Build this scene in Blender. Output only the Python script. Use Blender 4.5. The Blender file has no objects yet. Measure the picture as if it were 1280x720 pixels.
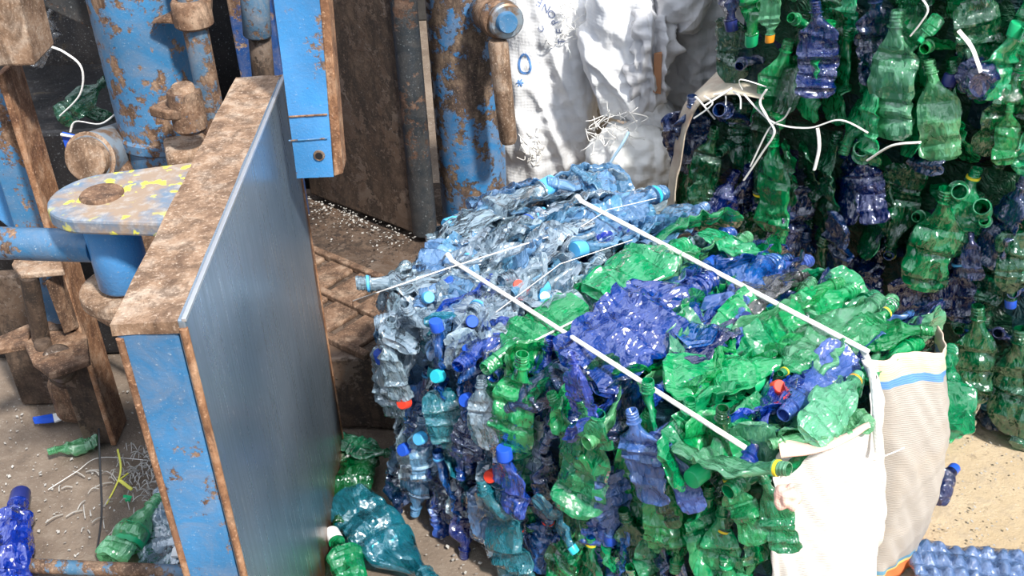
import bpy, bmesh, math, random
from mathutils import Vector, Matrix, noise
from mathutils.bvhtree import BVHTree
R = random.Random(7)
SC = bpy.context.scene
COL = SC.collection
V = Vector
# ------------------------------------------------------------------ camera
F_PX = 1360.0; CAM_H = 1.5
pitch = math.radians(32.4); roll = math.atan(100/2140)
c_f = V((0, math.cos(pitch), -math.sin(pitch))); c_r0 = V((1, 0, 0)); c_u0 = c_r0.cross(c_f)
c_r = math.cos(roll)*c_r0 - math.sin(roll)*c_u0
c_u = math.cos(roll)*c_u0 + math.sin(roll)*c_r0
CAM = V((0, 0, CAM_H))
cd = bpy.data.cameras.new('camera'); cam = bpy.data.objects.new('camera', cd); COL.objects.link(cam)
cd.sensor_width = 36; cd.lens = F_PX/1280*36; cd.clip_start = .01
cam.matrix_world = Matrix(((c_r.x, c_u.x, -c_f.x, CAM.x), (c_r.y, c_u.y, -c_f.y, CAM.y), (c_r.z, c_u.z, -c_f.z, CAM.z), (0, 0, 0, 1)))
SC.camera = cam
# ------------------------------------------------------------------ world, sun, exposure
SC.view_settings.view_transform = 'Standard'; SC.view_settings.look = 'None'
SC.view_settings.gamma = 1.0; SC.view_settings.use_curve_mapping = False
SC.view_settings.exposure = 0.35
SC.cycles.transparent_max_bounces = 14; SC.cycles.max_bounces = 8
SC.cycles.caustics_reflective = False; SC.cycles.caustics_refractive = False
W = bpy.data.worlds.new('sky'); SC.world = W; W.use_nodes = True
nt = W.node_tree; N = nt.nodes; N.clear()
wo = N.new('ShaderNodeOutputWorld'); bg = N.new('ShaderNodeBackground'); nt.links.new(bg.outputs[0], wo.inputs[0])
tc = N.new('ShaderNodeTexCoord'); sx = N.new('ShaderNodeSeparateXYZ'); nt.links.new(tc.outputs['Generated'], sx.inputs[0])
rp = N.new('ShaderNodeValToRGB'); nt.links.new(sx.outputs['Z'], rp.inputs[0])
rp.color_ramp.elements[0].position = 0.0; rp.color_ramp.elements[0].color = (.10, .09, .08, 1)
rp.color_ramp.elements[1].position = .75; rp.color_ramp.elements[1].color = (.95, 1.02, 1.15, 1)
e = rp.color_ramp.elements.new(.12); e.color = (.30, .33, .38, 1)
e = rp.color_ramp.elements.new(.35); e.color = (.75, .85, 1.0, 1)
ns = N.new('ShaderNodeTexNoise'); ns.inputs['Scale'].default_value = 3.2; ns.inputs['Detail'].default_value = 4
nt.links.new(tc.outputs['Generated'], ns.inputs['Vector'])
nr = N.new('ShaderNodeMapRange'); nr.inputs[1].default_value = .38; nr.inputs[2].default_value = .62; nr.inputs[3].default_value = .22; nr.inputs[4].default_value = 1.75
nt.links.new(ns.outputs[0], nr.inputs[0])
mx = N.new('ShaderNodeVectorMath'); mx.operation = 'SCALE'; nt.links.new(rp.outputs[0], mx.inputs[0]); nt.links.new(nr.outputs[0], mx.inputs['Scale'])
nt.links.new(mx.outputs[0], bg.inputs[0]); bg.inputs[1].default_value = 1.05
sd = bpy.data.lights.new('sun', 'SUN'); sd.energy = 5.0; sd.angle = math.radians(5); sd.color = (1, .965, .9)
sun = bpy.data.objects.new('sun', sd); COL.objects.link(sun)
sun.rotation_mode = 'QUATERNION'; sun.rotation_quaternion = V((.37, -.52, .77)).to_track_quat('Z', 'Y')

# ------------------------------------------------------------------ geometry of the view (turns a pixel and a plane into a place)
def ray(x, y): return c_f + c_r*((x-640)/F_PX) + c_u*((360-y)/F_PX)
def atz(x, y, z=0.0):
    d = ray(x, y); return CAM + d*((z-CAM_H)/d.z)
def aty(x, y, Y):
    d = ray(x, y); return CAM + d*(Y/d.y)
def atplane(x, y, p, n):
    d = ray(x, y); return CAM + d*((V(p)-CAM).dot(n)/d.dot(n))

# ------------------------------------------------------------------ mesh helpers
def tag(o, label, cat, group=None, kind=None):
    if label: o['label'] = label
    if cat: o['category'] = cat
    if group: o['group'] = group
    if kind: o['kind'] = kind
    return o
def thing(name, label, cat, loc, group=None):
    o = bpy.data.objects.new(name, None); COL.objects.link(o); o.location = loc; o.empty_display_size = .05
    return tag(o, label, cat, group)
def obj(name, bm, mat, parent=None, smooth=None, bevel=0, label=None, cat=None, group=None, kind=None, solid=0, loc=None, sub=0):
    """one mesh object; bm is in world coordinates"""
    off = V((0, 0, 0))
    if parent is not None:
        p = parent
        while p is not None: off += p.location; p = p.parent
    elif loc is not None: off = V(loc)
    else:
        xs = [v.co for v in bm.verts]
        off = V(((min(c.x for c in xs)+max(c.x for c in xs))/2, (min(c.y for c in xs)+max(c.y for c in xs))/2, min(c.z for c in xs)))
    for v in bm.verts: v.co -= off
    bmesh.ops.recalc_face_normals(bm, faces=bm.faces[:])
    me = bpy.data.meshes.new(name); bm.to_mesh(me); bm.free()
    ms = mat if isinstance(mat, (list, tuple)) else [mat]
    for m in ms: me.materials.append(m)
    if smooth is not None:
        for p in me.polygons: p.use_smooth = True
        if smooth < 180: me.set_sharp_from_angle(angle=math.radians(smooth))
    o = bpy.data.objects.new(name, me); COL.objects.link(o)
    if parent is not None: o.parent = parent
    else: o.location = off
    if bevel:
        b = o.modifiers.new('bevel', 'BEVEL'); b.width = bevel; b.segments = 2; b.limit_method = 'ANGLE'
    if solid:
        s = o.modifiers.new('solid', 'SOLIDIFY'); s.thickness = solid
    if sub:
        s = o.modifiers.new('sub', 'SUBSURF'); s.levels = sub; s.render_levels = sub
    return tag(o, label, cat, group, kind)
def nb(): return bmesh.new()
def box(bm, c, s, rot=None, jit=0):
    r = bmesh.ops.create_cube(bm, size=1)
    M = Matrix.Translation(V(c)) @ (rot.to_4x4() if rot is not None else Matrix.Identity(4)) @ Matrix.Diagonal((s[0], s[1], s[2], 1))
    bmesh.ops.transform(bm, matrix=M, verts=r['verts'])
    return bm
def prism(bm, pts, ext):
    """solid from an outline (world points) pushed along ext"""
    a = [bm.verts.new(V(p)) for p in pts]; b = [bm.verts.new(V(p)+V(ext)) for p in pts]
    n = len(pts); bm.faces.new(a); bm.faces.new(b[::-1])
    for i in range(n): bm.faces.new((a[i], a[(i+1) % n], b[(i+1) % n], b[i]))
    return bm
def frame(d):
    d = d.normalized(); u = d.orthogonal().normalized(); return u, d.cross(u)
def lathe(bm, p0, p1, prof, seg=24):
    """prof: (t along axis 0..1, radius)"""
    p0 = V(p0); p1 = V(p1); u, w = frame(p1-p0); rings = []
    for t, r in prof:
        c = p0.lerp(p1, t)
        rings.append([bm.verts.new(c+(u*math.cos(a)+w*math.sin(a))*max(r, 1e-5)) for a in [2*math.pi*i/seg for i in range(seg)]])
    for A, B in zip(rings, rings[1:]):
        for i in range(seg): bm.faces.new((A[i], A[(i+1) % seg], B[(i+1) % seg], B[i]))
    bm.faces.new(rings[0][::-1]); bm.faces.new(rings[-1])
    return bm
def cyl(bm, p0, p1, r, r1=None, seg=28):
    r1 = r if r1 is None else r1; L = (V(p1)-V(p0)).length; b = min(.12*min(r, r1), .3*L)/L
    return lathe(bm, p0, p1, [(0, r*.9), (b, r), (1-b, r1), (1, r1*.9)], seg)
def smoothpath(pts, k=6):
    pts = [V(p) for p in pts]; out = []
    for i in range(len(pts)-1):
        p0 = pts[max(i-1, 0)]; p1 = pts[i]; p2 = pts[i+1]; p3 = pts[min(i+2, len(pts)-1)]
        for j in range(k):
            t = j/k
            out.append(.5*((2*p1)+(p2-p0)*t+(2*p0-5*p1+4*p2-p3)*t*t+(3*p1-p0-3*p2+p3)*t**3))
    out.append(pts[-1]); return out
def tube(bm, pts, r, seg=8, smooth=True, flat=1.0):
    pts = smoothpath(pts) if smooth and len(pts) > 2 else [V(p) for p in pts]
    rs = r if callable(r) else (lambda t: r)
    n = len(pts); rings = []; u = None
    for i, p in enumerate(pts):
        d = (pts[min(i+1, n-1)]-pts[max(i-1, 0)])
        if d.length < 1e-9: d = V((0, 0, 1))
        d.normalize()
        if u is None: u = d.orthogonal().normalized()
        u = (u-d*u.dot(d)).normalized(); w = d.cross(u); rr = rs(i/(n-1))
        rings.append([bm.verts.new(p+u*math.cos(2*math.pi*k/seg)*rr+w*math.sin(2*math.pi*k/seg)*rr*flat) for k in range(seg)])
    for A, B in zip(rings, rings[1:]):
        for i in range(seg): bm.faces.new((A[i], A[(i+1) % seg], B[(i+1) % seg], B[i]))
    bm.faces.new(rings[0][::-1]); bm.faces.new(rings[-1])
    return bm
def roughen(bm, amp, freq, seed=0):
    bm.normal_update()
    for v in bm.verts: v.co += v.normal*noise.noise(v.co*freq+V((seed, 0, 0)))*amp

# ------------------------------------------------------------------ materials
class NT:
    def __init__(s, name):
        s.m = bpy.data.materials.new(name); s.m.use_nodes = True; s.t = s.m.node_tree; s.t.nodes.clear()
        s.out = s.n('ShaderNodeOutputMaterial'); s.tc = s.n('ShaderNodeTexCoord')
    def n(s, k, **kw):
        x = s.t.nodes.new(k)
        for a, b in kw.items(): setattr(x, a, b)
        return x
    def l(s, a, b): s.t.links.new(a, b)
    def noise(s, scale, detail=5, rough=.6, vec=None, dist=0, stretch=None):
        x = s.n('ShaderNodeTexNoise'); x.inputs['Scale'].default_value = scale; x.inputs['Detail'].default_value = detail
        x.inputs['Roughness'].default_value = rough; x.inputs['Distortion'].default_value = dist
        v = vec or s.tc.outputs['Object']
        if stretch:
            mp = s.n('ShaderNodeMapping'); mp.inputs['Scale'].default_value = stretch; s.l(v, mp.inputs[0]); v = mp.outputs[0]
        s.l(v, x.inputs['Vector']); return x.outputs[0]
    def voro(s, scale, feature='F1', out='Distance', vec=None):
        x = s.n('ShaderNodeTexVoronoi', feature=feature); x.inputs['Scale'].default_value = scale
        s.l(vec or s.tc.outputs['Object'], x.inputs['Vector']); return x.outputs[out]
    def ramp(s, v, pts):
        x = s.n('ShaderNodeValToRGB'); s.l(v, x.inputs[0]); el = x.color_ramp.elements
        for i, (p, c) in enumerate(pts):
            c = (c, c, c) if isinstance(c, (int, float)) else c
            if i < 2: el[i].position = p; el[i].color = (*c, 1)
            else:
                e = el.new(p); e.color = (*c, 1)
        return x.outputs[0]
    def mix(s, f, a, b, mode='MIX'):
        x = s.n('ShaderNodeMix', data_type='RGBA', blend_type=mode)
        for sock, v in ((x.inputs[0], f), (x.inputs[6], a), (x.inputs[7], b)):
            if isinstance(v, (int, float)): sock.default_value = v
            elif isinstance(v, tuple): sock.default_value = (*v, 1)
            else: s.l(v, sock)
        return x.outputs[2]
    def math(s, op, a, b=0.0):
        x = s.n('ShaderNodeMath', operation=op)
        for sock, v in ((x.inputs[0], a), (x.inputs[1], b)):
            if isinstance(v, (int, float)): sock.default_value = v
            else: s.l(v, sock)
        return x.outputs[0]
    def bump(s, h, strength=.3, dist=.002):
        x = s.n('ShaderNodeBump'); x.inputs['Strength'].default_value = strength; x.inputs['Distance'].default_value = dist
        s.l(h, x.inputs['Height']); return x.outputs[0]
    def bsdf(s, col, rough=.5, metal=0, nrm=None, spec=.5):
        x = s.n('ShaderNodeBsdfPrincipled')
        for k, v in (('Base Color', col), ('Roughness', rough), ('Metallic', metal), ('Specular IOR Level', spec)):
            if isinstance(v, (int, float)): x.inputs[k].default_value = v
            elif isinstance(v, tuple): x.inputs[k].default_value = (*v, 1)
            else: s.l(v, x.inputs[k])
        if nrm is not None: s.l(nrm, x.inputs['Normal'])
        s.l(x.outputs[0], s.out.inputs[0]); return x
def rusty(name, paint, amount, seed=0, dusty=.35, gloss=.35, rust=((.075, .040, .025), (.19, .105, .06), (.34, .23, .155))):
    t = NT(name)
    off = t.n('ShaderNodeMapping'); off.inputs['Location'].default_value = (seed, seed*.7, 0); t.l(t.tc.outputs['Object'], off.inputs[0]); o = off.outputs[0]
    big = t.noise(9, 6, .65, o, stretch=(1, 1, .55)); fine = t.noise(70, 6, .7, o); mid = t.noise(26, 5, .6, o)
    m = t.math('ADD', t.math('MULTIPLY', big, .5), t.math('ADD', t.math('MULTIPLY', fine, .25), t.math('MULTIPLY', mid, .25)))
    th = .62-amount*.28
    mask = t.ramp(m, [(max(th-.012, 0), 0.0), (min(th+.012, 1), 1.0)])
    rc = t.ramp(mid, [(.33, rust[0]), (.5, rust[1]), (.68, rust[2])])
    gr = t.noise(230, 3, .7, o); vs = t.noise(17, 6, .75, o, .8, (1.6, 1.6, .5))
    rc = t.mix(t.ramp(vs, [(.40, .75), (.55, 0.0)]), rc, tuple(x*.55 for x in rust[0]))
    rc = t.mix(t.ramp(gr, [(.56, 0.0), (.72, .7)]), rc, tuple(min(1, x*1.5) for x in rust[2]))
    rc = t.mix(t.ramp(gr, [(.30, .7), (.42, 0.0)]), rc, tuple(x*.5 for x in rust[0]))
    pc = t.mix(t.ramp(t.noise(5, 3, .5, o), [(.35, 0.0), (.7, 1.0)]), tuple(c*.75 for c in paint), tuple(min(1, c*1.25) for c in paint))
    dust = t.ramp(t.noise(16, 6, .7, o, 1), [(.42, 0.0), (.7, dusty)])
    pc = t.mix(dust, pc, (.30, .25, .21))
    col = t.mix(mask, pc, rc)
    h = t.math('ADD', t.math('MULTIPLY', mask, -.5), t.math('ADD', t.math('MULTIPLY', fine, .9), t.math('MULTIPLY', gr, .5)))
    pc = t.mix(t.ramp(gr, [(.62, 0.0), (.76, .5)]), pc, (.55, .60, .62))
    col = t.mix(mask, pc, rc)
    rr = t.ramp(mask, [(0, gloss), (1, .8)])
    t.bsdf(col, rr, 0, t.bump(h, .7, .0015), .5)
    return t.m
BLUE = (.045, .19, .38)
m_blue_door = rusty('blue door paint', (.045, .20, .42), .22, 7)
m_blue = rusty('blue paint over steel', BLUE, .38, 0)
m_blue_clean = rusty('thick bright blue paint', (.06, .28, .62), .20, 4, .12, .28)
m_blue_worn = rusty('worn blue paint', (.05, .14, .24), .5, 9, .6)
m_rust = rusty('rusty steel', (.22, .12, .07), .95, 2, .5, .6)
m_rust_pale = rusty('dusty rusted steel', (.35, .25, .18), .8, 6, .9, .7, ((.15, .085, .05), (.30, .19, .12), (.44, .34, .26)))
m_brown = rusty('brown stained steel', (.10, .065, .045), .45, 12, .3, .4, ((.035, .024, .018), (.065, .040, .026), (.12, .08, .055)))
m_orange = rusty('orange rust edge', (.30, .14, .07), .7, 3, .3, .6, ((.16, .07, .035), (.32, .16, .08), (.48, .30, .19)))
m_gap_shade = rusty('near-black gap shade', (.008, .008, .010), .1, 25, .05, .5, ((.01, .008, .006), (.02, .014, .01), (.04, .03, .02)))  # near-black base: the shade of the left gap put into the colour
m_dark = rusty('dark greasy steel', (.03, .035, .04), .3, 15, .15, .3, ((.04, .025, .018), (.10, .05, .03), (.16, .10, .07)))
def steel_plate():
    t = NT('polished press face steel')
    st = t.noise(6, 4, .6, stretch=(1, 22, .8)); bl = t.noise(2.2, 3, .5)
    c = t.mix(t.ramp(bl, [(.3, 0.0), (.7, 1.0)]), (.26, .36, .47), (.62, .72, .84))
    c = t.mix(t.ramp(st, [(.40, 0.0), (.75, .5)]), c, (.20, .27, .34))
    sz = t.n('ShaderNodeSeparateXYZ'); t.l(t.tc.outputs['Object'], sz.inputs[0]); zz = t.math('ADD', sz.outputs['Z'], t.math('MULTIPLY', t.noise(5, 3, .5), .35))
    c = t.mix(t.ramp(zz, [(.30, .8), (.62, 0.0)]), c, (.10, .15, .19))  # darker towards the bottom: dim ground reflection put into the base colour
    sc = t.noise(30, 3, .5, stretch=(1, 9, 1.2)); c = t.mix(t.ramp(sc, [(.70, 0.0), (.74, .8)]), c, (.75, .78, .82))
    # rust creeping in from the far and lower edges of the plate
    sp = t.n('ShaderNodeSeparateXYZ'); t.l(t.tc.outputs['Object'], sp.inputs[0])
    ny = t.noise(14, 5, .7, stretch=(1, 3, .5))
    ed = t.math('ADD', t.math('MULTIPLY', sp.outputs['Y'], 1.0), t.math('MULTIPLY', ny, .10))
    rz = t.math('ADD', t.math('MULTIPLY', sp.outputs['Z'], -1.0), t.math('MULTIPLY', ny, .30))
    e1 = t.ramp(ed, [(.392, 0.0), (.412, 1.0)]); e2 = t.ramp(rz, [(.03, 0.0), (.13, .9)])
    c = t.mix(t.math('MAXIMUM', e1, e2), c, (.23, .11, .05))
    t.bsdf(c, t.ramp(st, [(.3, .24), (.8, .42)]), .75, t.bump(st, .08, .001)); return t.m
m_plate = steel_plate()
t = NT('bright bare steel edge'); t.bsdf((.75, .77, .8), .3, .8, t.bump(t.noise(90), .3, .001)); m_bare = t.m
t = NT('zinc grey steel'); t.bsdf(t.mix(t.ramp(t.noise(30), [(.45, 0.0), (.6, 1.0)]), (.30, .36, .42), (.22, .14, .09)), .4, .5, t.bump(t.noise(80), .4, .001)); m_zinc = t.m
def lug_mat():
    t = NT('lug paint with yellow lichen spots')
    fine = t.noise(60, 6, .7); c = t.mix(t.ramp(t.noise(14, 5), [(.42, 0.0), (.56, 1.0)]), (.13, .19, .27), (.30, .22, .16))
    c = t.mix(t.ramp(fine, [(.5, 0.0), (.72, .8)]), c, (.42, .40, .38))
    y = t.math('MULTIPLY', t.ramp(t.noise(45, 3, .5), [(.56, 0.0), (.60, 1.0)]), t.ramp(t.noise(9, 2), [(.44, 0.0), (.50, 1.0)]))
    c = t.mix(y, c, (.66, .62, .08)); t.bsdf(c, .6, 0, t.bump(fine, .6, .0015)); return t.m
m_lug = lug_mat()

def pet(name, col, opac=.5, dirt=.15, hue=.02, val=.5, spec=.9, crinkle=1.0, tr=None):
    """thin coloured plastic sheet"""
    t = NT(name); oi = t.n('ShaderNodeObjectInfo')
    rnd = oi.outputs['Random']
    hs = t.n('ShaderNodeHueSaturation'); hs.inputs['Color'].default_value = (*col, 1)
    t.l(t.math('ADD', t.math('MULTIPLY', rnd, 2*hue), .5-hue), hs.inputs['Hue'])
    rv = t.math('FRACT', t.math('MULTIPLY', rnd, 17.31))
    t.l(t.math('ADD', t.math('MULTIPLY', rv, val), 1-val*.45), hs.inputs['Value'])
    c = hs.outputs[0]
    mp = t.n('ShaderNodeVectorMath', operation='ADD'); t.l(t.tc.outputs['Object'], mp.inputs[0]); t.l(rnd, mp.inputs[1]); o = mp.outputs[0]
    mp2 = t.n('ShaderNodeMapping'); mp2.inputs['Scale'].default_value = (1, 1, .34); t.l(o, mp2.inputs[0])
    wn = t.n('ShaderNodeTexNoise'); wn.inputs['Scale'].default_value = 14; t.l(mp2.outputs[0], wn.inputs['Vector'])
    wa = t.n('ShaderNodeVectorMath', operation='MULTIPLY_ADD'); t.l(wn.outputs['Color'], wa.inputs[0]); wa.inputs[1].default_value = (.05, .05, .05); t.l(mp2.outputs[0], wa.inputs[2]); q = wa.outputs[0]
    def facet(scale, amt, prev):
        vc = t.n('ShaderNodeTexVoronoi', feature='F1'); vc.inputs['Scale'].default_value = scale; t.l(q, vc.inputs['Vector'])
        sb = t.n('ShaderNodeVectorMath', operation='SUBTRACT'); t.l(vc.outputs['Color'], sb.inputs[0]); sb.inputs[1].default_value = (.5, .5, .5)
        ad = t.n('ShaderNodeVectorMath', operation='MULTIPLY_ADD'); t.l(sb.outputs[0], ad.inputs[0]); ad.inputs[1].default_value = (amt, amt, amt); t.l(prev, ad.inputs[2]); return ad.outputs[0]
    geo = t.n('ShaderNodeNewGeometry'); v1 = facet(70, .62*crinkle, geo.outputs['Normal']); v2 = facet(230, .38*crinkle, v1)
    nm_ = t.n('ShaderNodeVectorMath', operation='NORMALIZE'); t.l(v2, nm_.inputs[0])
    cr = t.noise(60, 3, .6, q, 1.5); ridge = t.math('ABSOLUTE', t.math('SUBTRACT', cr, .5))
    bp_ = t.n('ShaderNodeBump'); bp_.inputs['Strength'].default_value = .6; bp_.inputs['Distance'].default_value = .004; t.l(t.math('MULTIPLY', ridge, -1.5), bp_.inputs['Height']); t.l(nm_.outputs[0], bp_.inputs['Normal']); nrm = bp_.outputs[0]
    dm = t.math('MULTIPLY', t.ramp(t.noise(20, 5, .7, o), [(.45, 0.0), (.75, 1.0)]), t.math('MULTIPLY', t.ramp(rv, [(.3, .1), (1, 1)]), dirt*2))
    dc = t.mix(dm, c, (.32, .27, .2))
    df = t.n('ShaderNodeBsdfDiffuse'); t.l(dc, df.inputs[0]); t.l(nrm, df.inputs['Normal'])
    tl = t.n('ShaderNodeBsdfTranslucent'); t.l(c, tl.inputs[0]); t.l(nrm, tl.inputs['Normal'])
    a = t.n('ShaderNodeMixShader'); a.inputs[0].default_value = .45; t.l(df.outputs[0], a.inputs[1]); t.l(tl.outputs[0], a.inputs[2])
    tp = t.n('ShaderNodeBsdfTransparent'); g = t.n('ShaderNodeGamma'); g.inputs[1].default_value = .45; t.l(c, g.inputs[0]); t.l(g.outputs[0], tp.inputs[0])
    b = t.n('ShaderNodeMixShader'); t.l(tp.outputs[0], b.inputs[1]); t.l(a.outputs[0], b.inputs[2])
    t.l(t.math('MINIMUM', t.math('ADD', dm, opac), 1.0), b.inputs[0])
    gl = t.n('ShaderNodeBsdfGlossy'); gl.inputs['Roughness'].default_value = .075; t.l(nrm, gl.inputs['Normal'])
    fr = t.n('ShaderNodeFresnel'); fr.inputs[0].default_value = 1.75; t.l(nrm, fr.inputs['Normal'])
    k = t.n('ShaderNodeMixShader'); t.l(t.math('MINIMUM', t.math('ADD', t.math('MULTIPLY', fr.outputs[0], spec*1.7), .02), .92), k.inputs[0])
    t.l(b.outputs[0], k.inputs[1]); t.l(gl.outputs[0], k.inputs[2]); t.l(k.outputs[0], t.out.inputs[0])
    return t.m
PM = {
 'green': pet('green plastic', (.002, .62, .19), .55, .05, .015, .7),
 'dark green': pet('dark green plastic', (.001, .23, .07), .45, .012, .02, .7),
 'pale green': pet('pale green plastic', (.20, .78, .38), .55, .08, .02, .4),
 'navy': pet('navy plastic', (.001, .035, .21), .6, .006, .015, .6, 1.1),
 'blue': pet('blue plastic', (.004, .13, .78), .6, .06, .015, .5, 1.2, 1.3),
 'purple blue': pet('purplish blue plastic', (.10, .25, .80), .7, .08, .01, .3),
 'clear': pet('clear plastic', (.56, .80, 1.0), .60, .03, .01, .12, 1.9, 1.25),
 'light blue': pet('light blue plastic', (.20, .55, 1.0), .6, .05, .015, .3, 1.3),
 'teal': pet('teal plastic', (.03, .46, .66), .4, .05, .02, .3),
 'grey': pet('smoky grey plastic', (.16, .16, .17), .5, .15, .01, .3, 1.2),
}
def plain(name, col, rough=.35, bumpy=0, **k):
    t = NT(name); t.bsdf(col, rough, 0, t.bump(t.noise(120), .3, .0008) if bumpy else None, **k); return t.m
CM = {'yellow': plain('yellow cap plastic', (.85, .68, .04)), 'green': plain('green cap plastic', (.01, .42, .16)), 'blue': plain('blue cap plastic', (.02, .10, .62)),
      'sky': plain('sky blue cap plastic', (.10, .48, .90)), 'red': plain('red cap plastic', (.80, .06, .03)), 'orange': plain('orange cap plastic', (.90, .33, .02)),
      'navy': plain('navy cap plastic', (.02, .03, .16)), 'turquoise': plain('turquoise cap plastic', (.03, .55, .68)), 'white': plain('white plastic', (.85, .85, .83)), 'black': plain('black plastic', (.015, .015, .017))}
def cloth(name, col, dirt=(.45, .38, .30), da=.4, weave=220, tint=None):
    t = NT(name); n1 = t.noise(7, 5, .7); n2 = t.noise(30, 4, .7)
    c = t.mix(t.ramp(n1, [(.48, 0.0), (.72, da)]), col, dirt)
    w = t.n('ShaderNodeTexWave', wave_type='BANDS', bands_direction='Z'); w.inputs['Scale'].default_value = weave/6; w.inputs['Distortion'].default_value = 1.5; t.l(t.tc.outputs['Object'], w.inputs['Vector'])
    w2 = t.n('ShaderNodeTexWave', wave_type='BANDS', bands_direction='X'); w2.inputs['Scale'].default_value = weave/6; w2.inputs['Distortion'].default_value = 1.5; t.l(t.tc.outputs['Object'], w2.inputs['Vector'])
    hh = t.math('ADD', t.math('MULTIPLY', t.math('ADD', w.outputs['Fac'], w2.outputs['Fac']), .12), n2)
    b = t.bsdf(c, .6, 0, t.bump(hh, .45, .003), .3); b.inputs['Sheen Weight'].default_value = .1
    return t.m
m_sack = cloth('white woven sack', (.86, .86, .87), da=.15)
m_sack_grey = cloth('grey white woven sack', (.62, .61, .62), da=.3)
m_sack_rough = cloth('coarse white sack full of flakes', (.86, .85, .82), (.6, .56, .48), .5)
m_burlap = cloth('dirty beige sack', (.62, .54, .42), (.35, .18, .12), .8)
m_twine = cloth('white twine', (.86, .84, .80), da=.4, weave=500)
m_blueprint = plain('blue print ink', (.12, .28, .62), .6)
m_inkdark = plain('faded dark blue print ink', (.16, .20, .34), .7)
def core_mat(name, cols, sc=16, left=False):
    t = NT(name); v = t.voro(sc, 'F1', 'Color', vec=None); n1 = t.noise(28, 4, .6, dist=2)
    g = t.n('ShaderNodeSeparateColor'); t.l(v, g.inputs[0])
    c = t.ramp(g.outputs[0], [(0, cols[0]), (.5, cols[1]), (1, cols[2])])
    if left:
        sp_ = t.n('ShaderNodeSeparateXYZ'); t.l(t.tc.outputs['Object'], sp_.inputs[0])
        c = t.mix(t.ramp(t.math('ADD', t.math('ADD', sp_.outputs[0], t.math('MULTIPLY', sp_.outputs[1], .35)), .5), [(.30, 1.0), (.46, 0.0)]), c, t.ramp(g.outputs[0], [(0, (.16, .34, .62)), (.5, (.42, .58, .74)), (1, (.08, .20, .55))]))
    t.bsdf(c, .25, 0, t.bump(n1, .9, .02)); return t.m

# ------------------------------------------------------------------ setting: ground, back wall
def ground_mat():
    t = NT('dirty concrete yard'); sp = t.n('ShaderNodeSeparateXYZ'); t.l(t.tc.outputs['Object'], sp.inputs[0])
    n1 = t.noise(2.5, 6, .65); n2 = t.noise(30, 6, .75); n3 = t.noise(160, 3, .7)
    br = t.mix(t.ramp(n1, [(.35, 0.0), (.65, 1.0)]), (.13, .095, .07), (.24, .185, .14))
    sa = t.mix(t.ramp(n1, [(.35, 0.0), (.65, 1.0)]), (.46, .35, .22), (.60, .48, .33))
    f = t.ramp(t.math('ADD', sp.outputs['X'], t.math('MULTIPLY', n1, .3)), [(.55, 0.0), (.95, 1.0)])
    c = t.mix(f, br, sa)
    c = t.mix(t.ramp(n2, [(.5, 0.0), (.72, .55)]), c, (.30, .25, .20))
    c = t.mix(t.ramp(n2, [(.28, .7), (.42, 0.0)]), c, (.07, .055, .045))
    c = t.mix(t.ramp(n3, [(.64, 0.0), (.70, .7)]), c, (.55, .52, .48))
    t.bsdf(c, t.ramp(n1, [(.3, .55), (.7, .85)]), 0, t.bump(t.math('ADD', n2, t.math('MULTIPLY', n3, .5)), .6, .006)); return t.m
bm = nb()
bmesh.ops.create_grid(bm, x_segments=60, y_segments=60, size=4)
for v in bm.verts:
    v.co.y += 2; v.co.z = -.006+.004*noise.noise(v.co*2.3)
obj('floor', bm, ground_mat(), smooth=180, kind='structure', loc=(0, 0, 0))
t = NT('grimy back wall'); t.bsdf(t.mix(t.ramp(t.noise(3), [(.4, 0.0), (.6, 1.0)]), (.03, .028, .026), (.07, .065, .06)), .8, 0, t.bump(t.noise(20), .5, .01))
bm = nb(); box(bm, (0, 4.6, 1.3), (8, .15, 2.62)); obj('wall_back', bm, t.m, kind='structure', bevel=.01)

# ------------------------------------------------------------------ press machine
# door of the press: a thick slab standing on edge
DX0, DX1, DY0, DY1, DZ0, DZ1 = -.447, -.372, 1.008, 1.742, .015, .838
door = thing('press_door', 'thick blue and rust press door standing open, dark polished steel inner face', 'machine door', ((DX0+DX1)/2, (DY0+DY1)/2, DZ0))
bm = box(nb(), ((DX0+DX1)/2, (DY0+DY1)/2, (DZ0+DZ1-.012)/2), (DX1-DX0-.004, DY1-DY0, DZ1-DZ0-.012)); obj('slab', bm, m_blue_door, door, bevel=.006)
bm = box(nb(), ((DX0+DX1)/2, (DY0+DY1)/2, DZ1-.0075), (DX1-DX0, DY1-DY0+.004, .015))
bmesh.ops.subdivide_edges(bm, edges=bm.edges[:], cuts=14, use_grid_fill=True); roughen(bm, .0022, 24)
obj('top_plate', bm, m_rust_pale, door, smooth=50, label='dusty rust-crusted top edge')
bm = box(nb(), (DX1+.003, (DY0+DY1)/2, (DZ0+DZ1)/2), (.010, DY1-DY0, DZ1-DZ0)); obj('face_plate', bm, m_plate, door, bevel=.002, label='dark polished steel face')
bm = box(nb(), (DX1+.007, (DY0+DY1)/2, DZ1+.000), (.006, DY1-DY0, .005)); obj('bare_edge', bm, m_bare, door, bevel=.001, label='bright bare metal edge')
bm = tube(nb(), [(DX1+.005, DY0-.001, DZ1-.01), (DX1+.005, DY0-.001, DZ0)], .005, 10); obj('edge_weld', bm, m_orange, door, smooth=60)
bm = box(nb(), (DX1+.004, DY1+.002, (DZ0+DZ1)/2), (.012, .006, DZ1-DZ0)); obj('edge_weld', bm, m_orange, door, bevel=.002)
bm = tube(nb(), [(DX0+.006, DY0, DZ1-.02), (DX0+.006, DY0, DZ0)], .0045, 8); obj('edge_weld', bm, m_orange, door, smooth=60)
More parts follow.
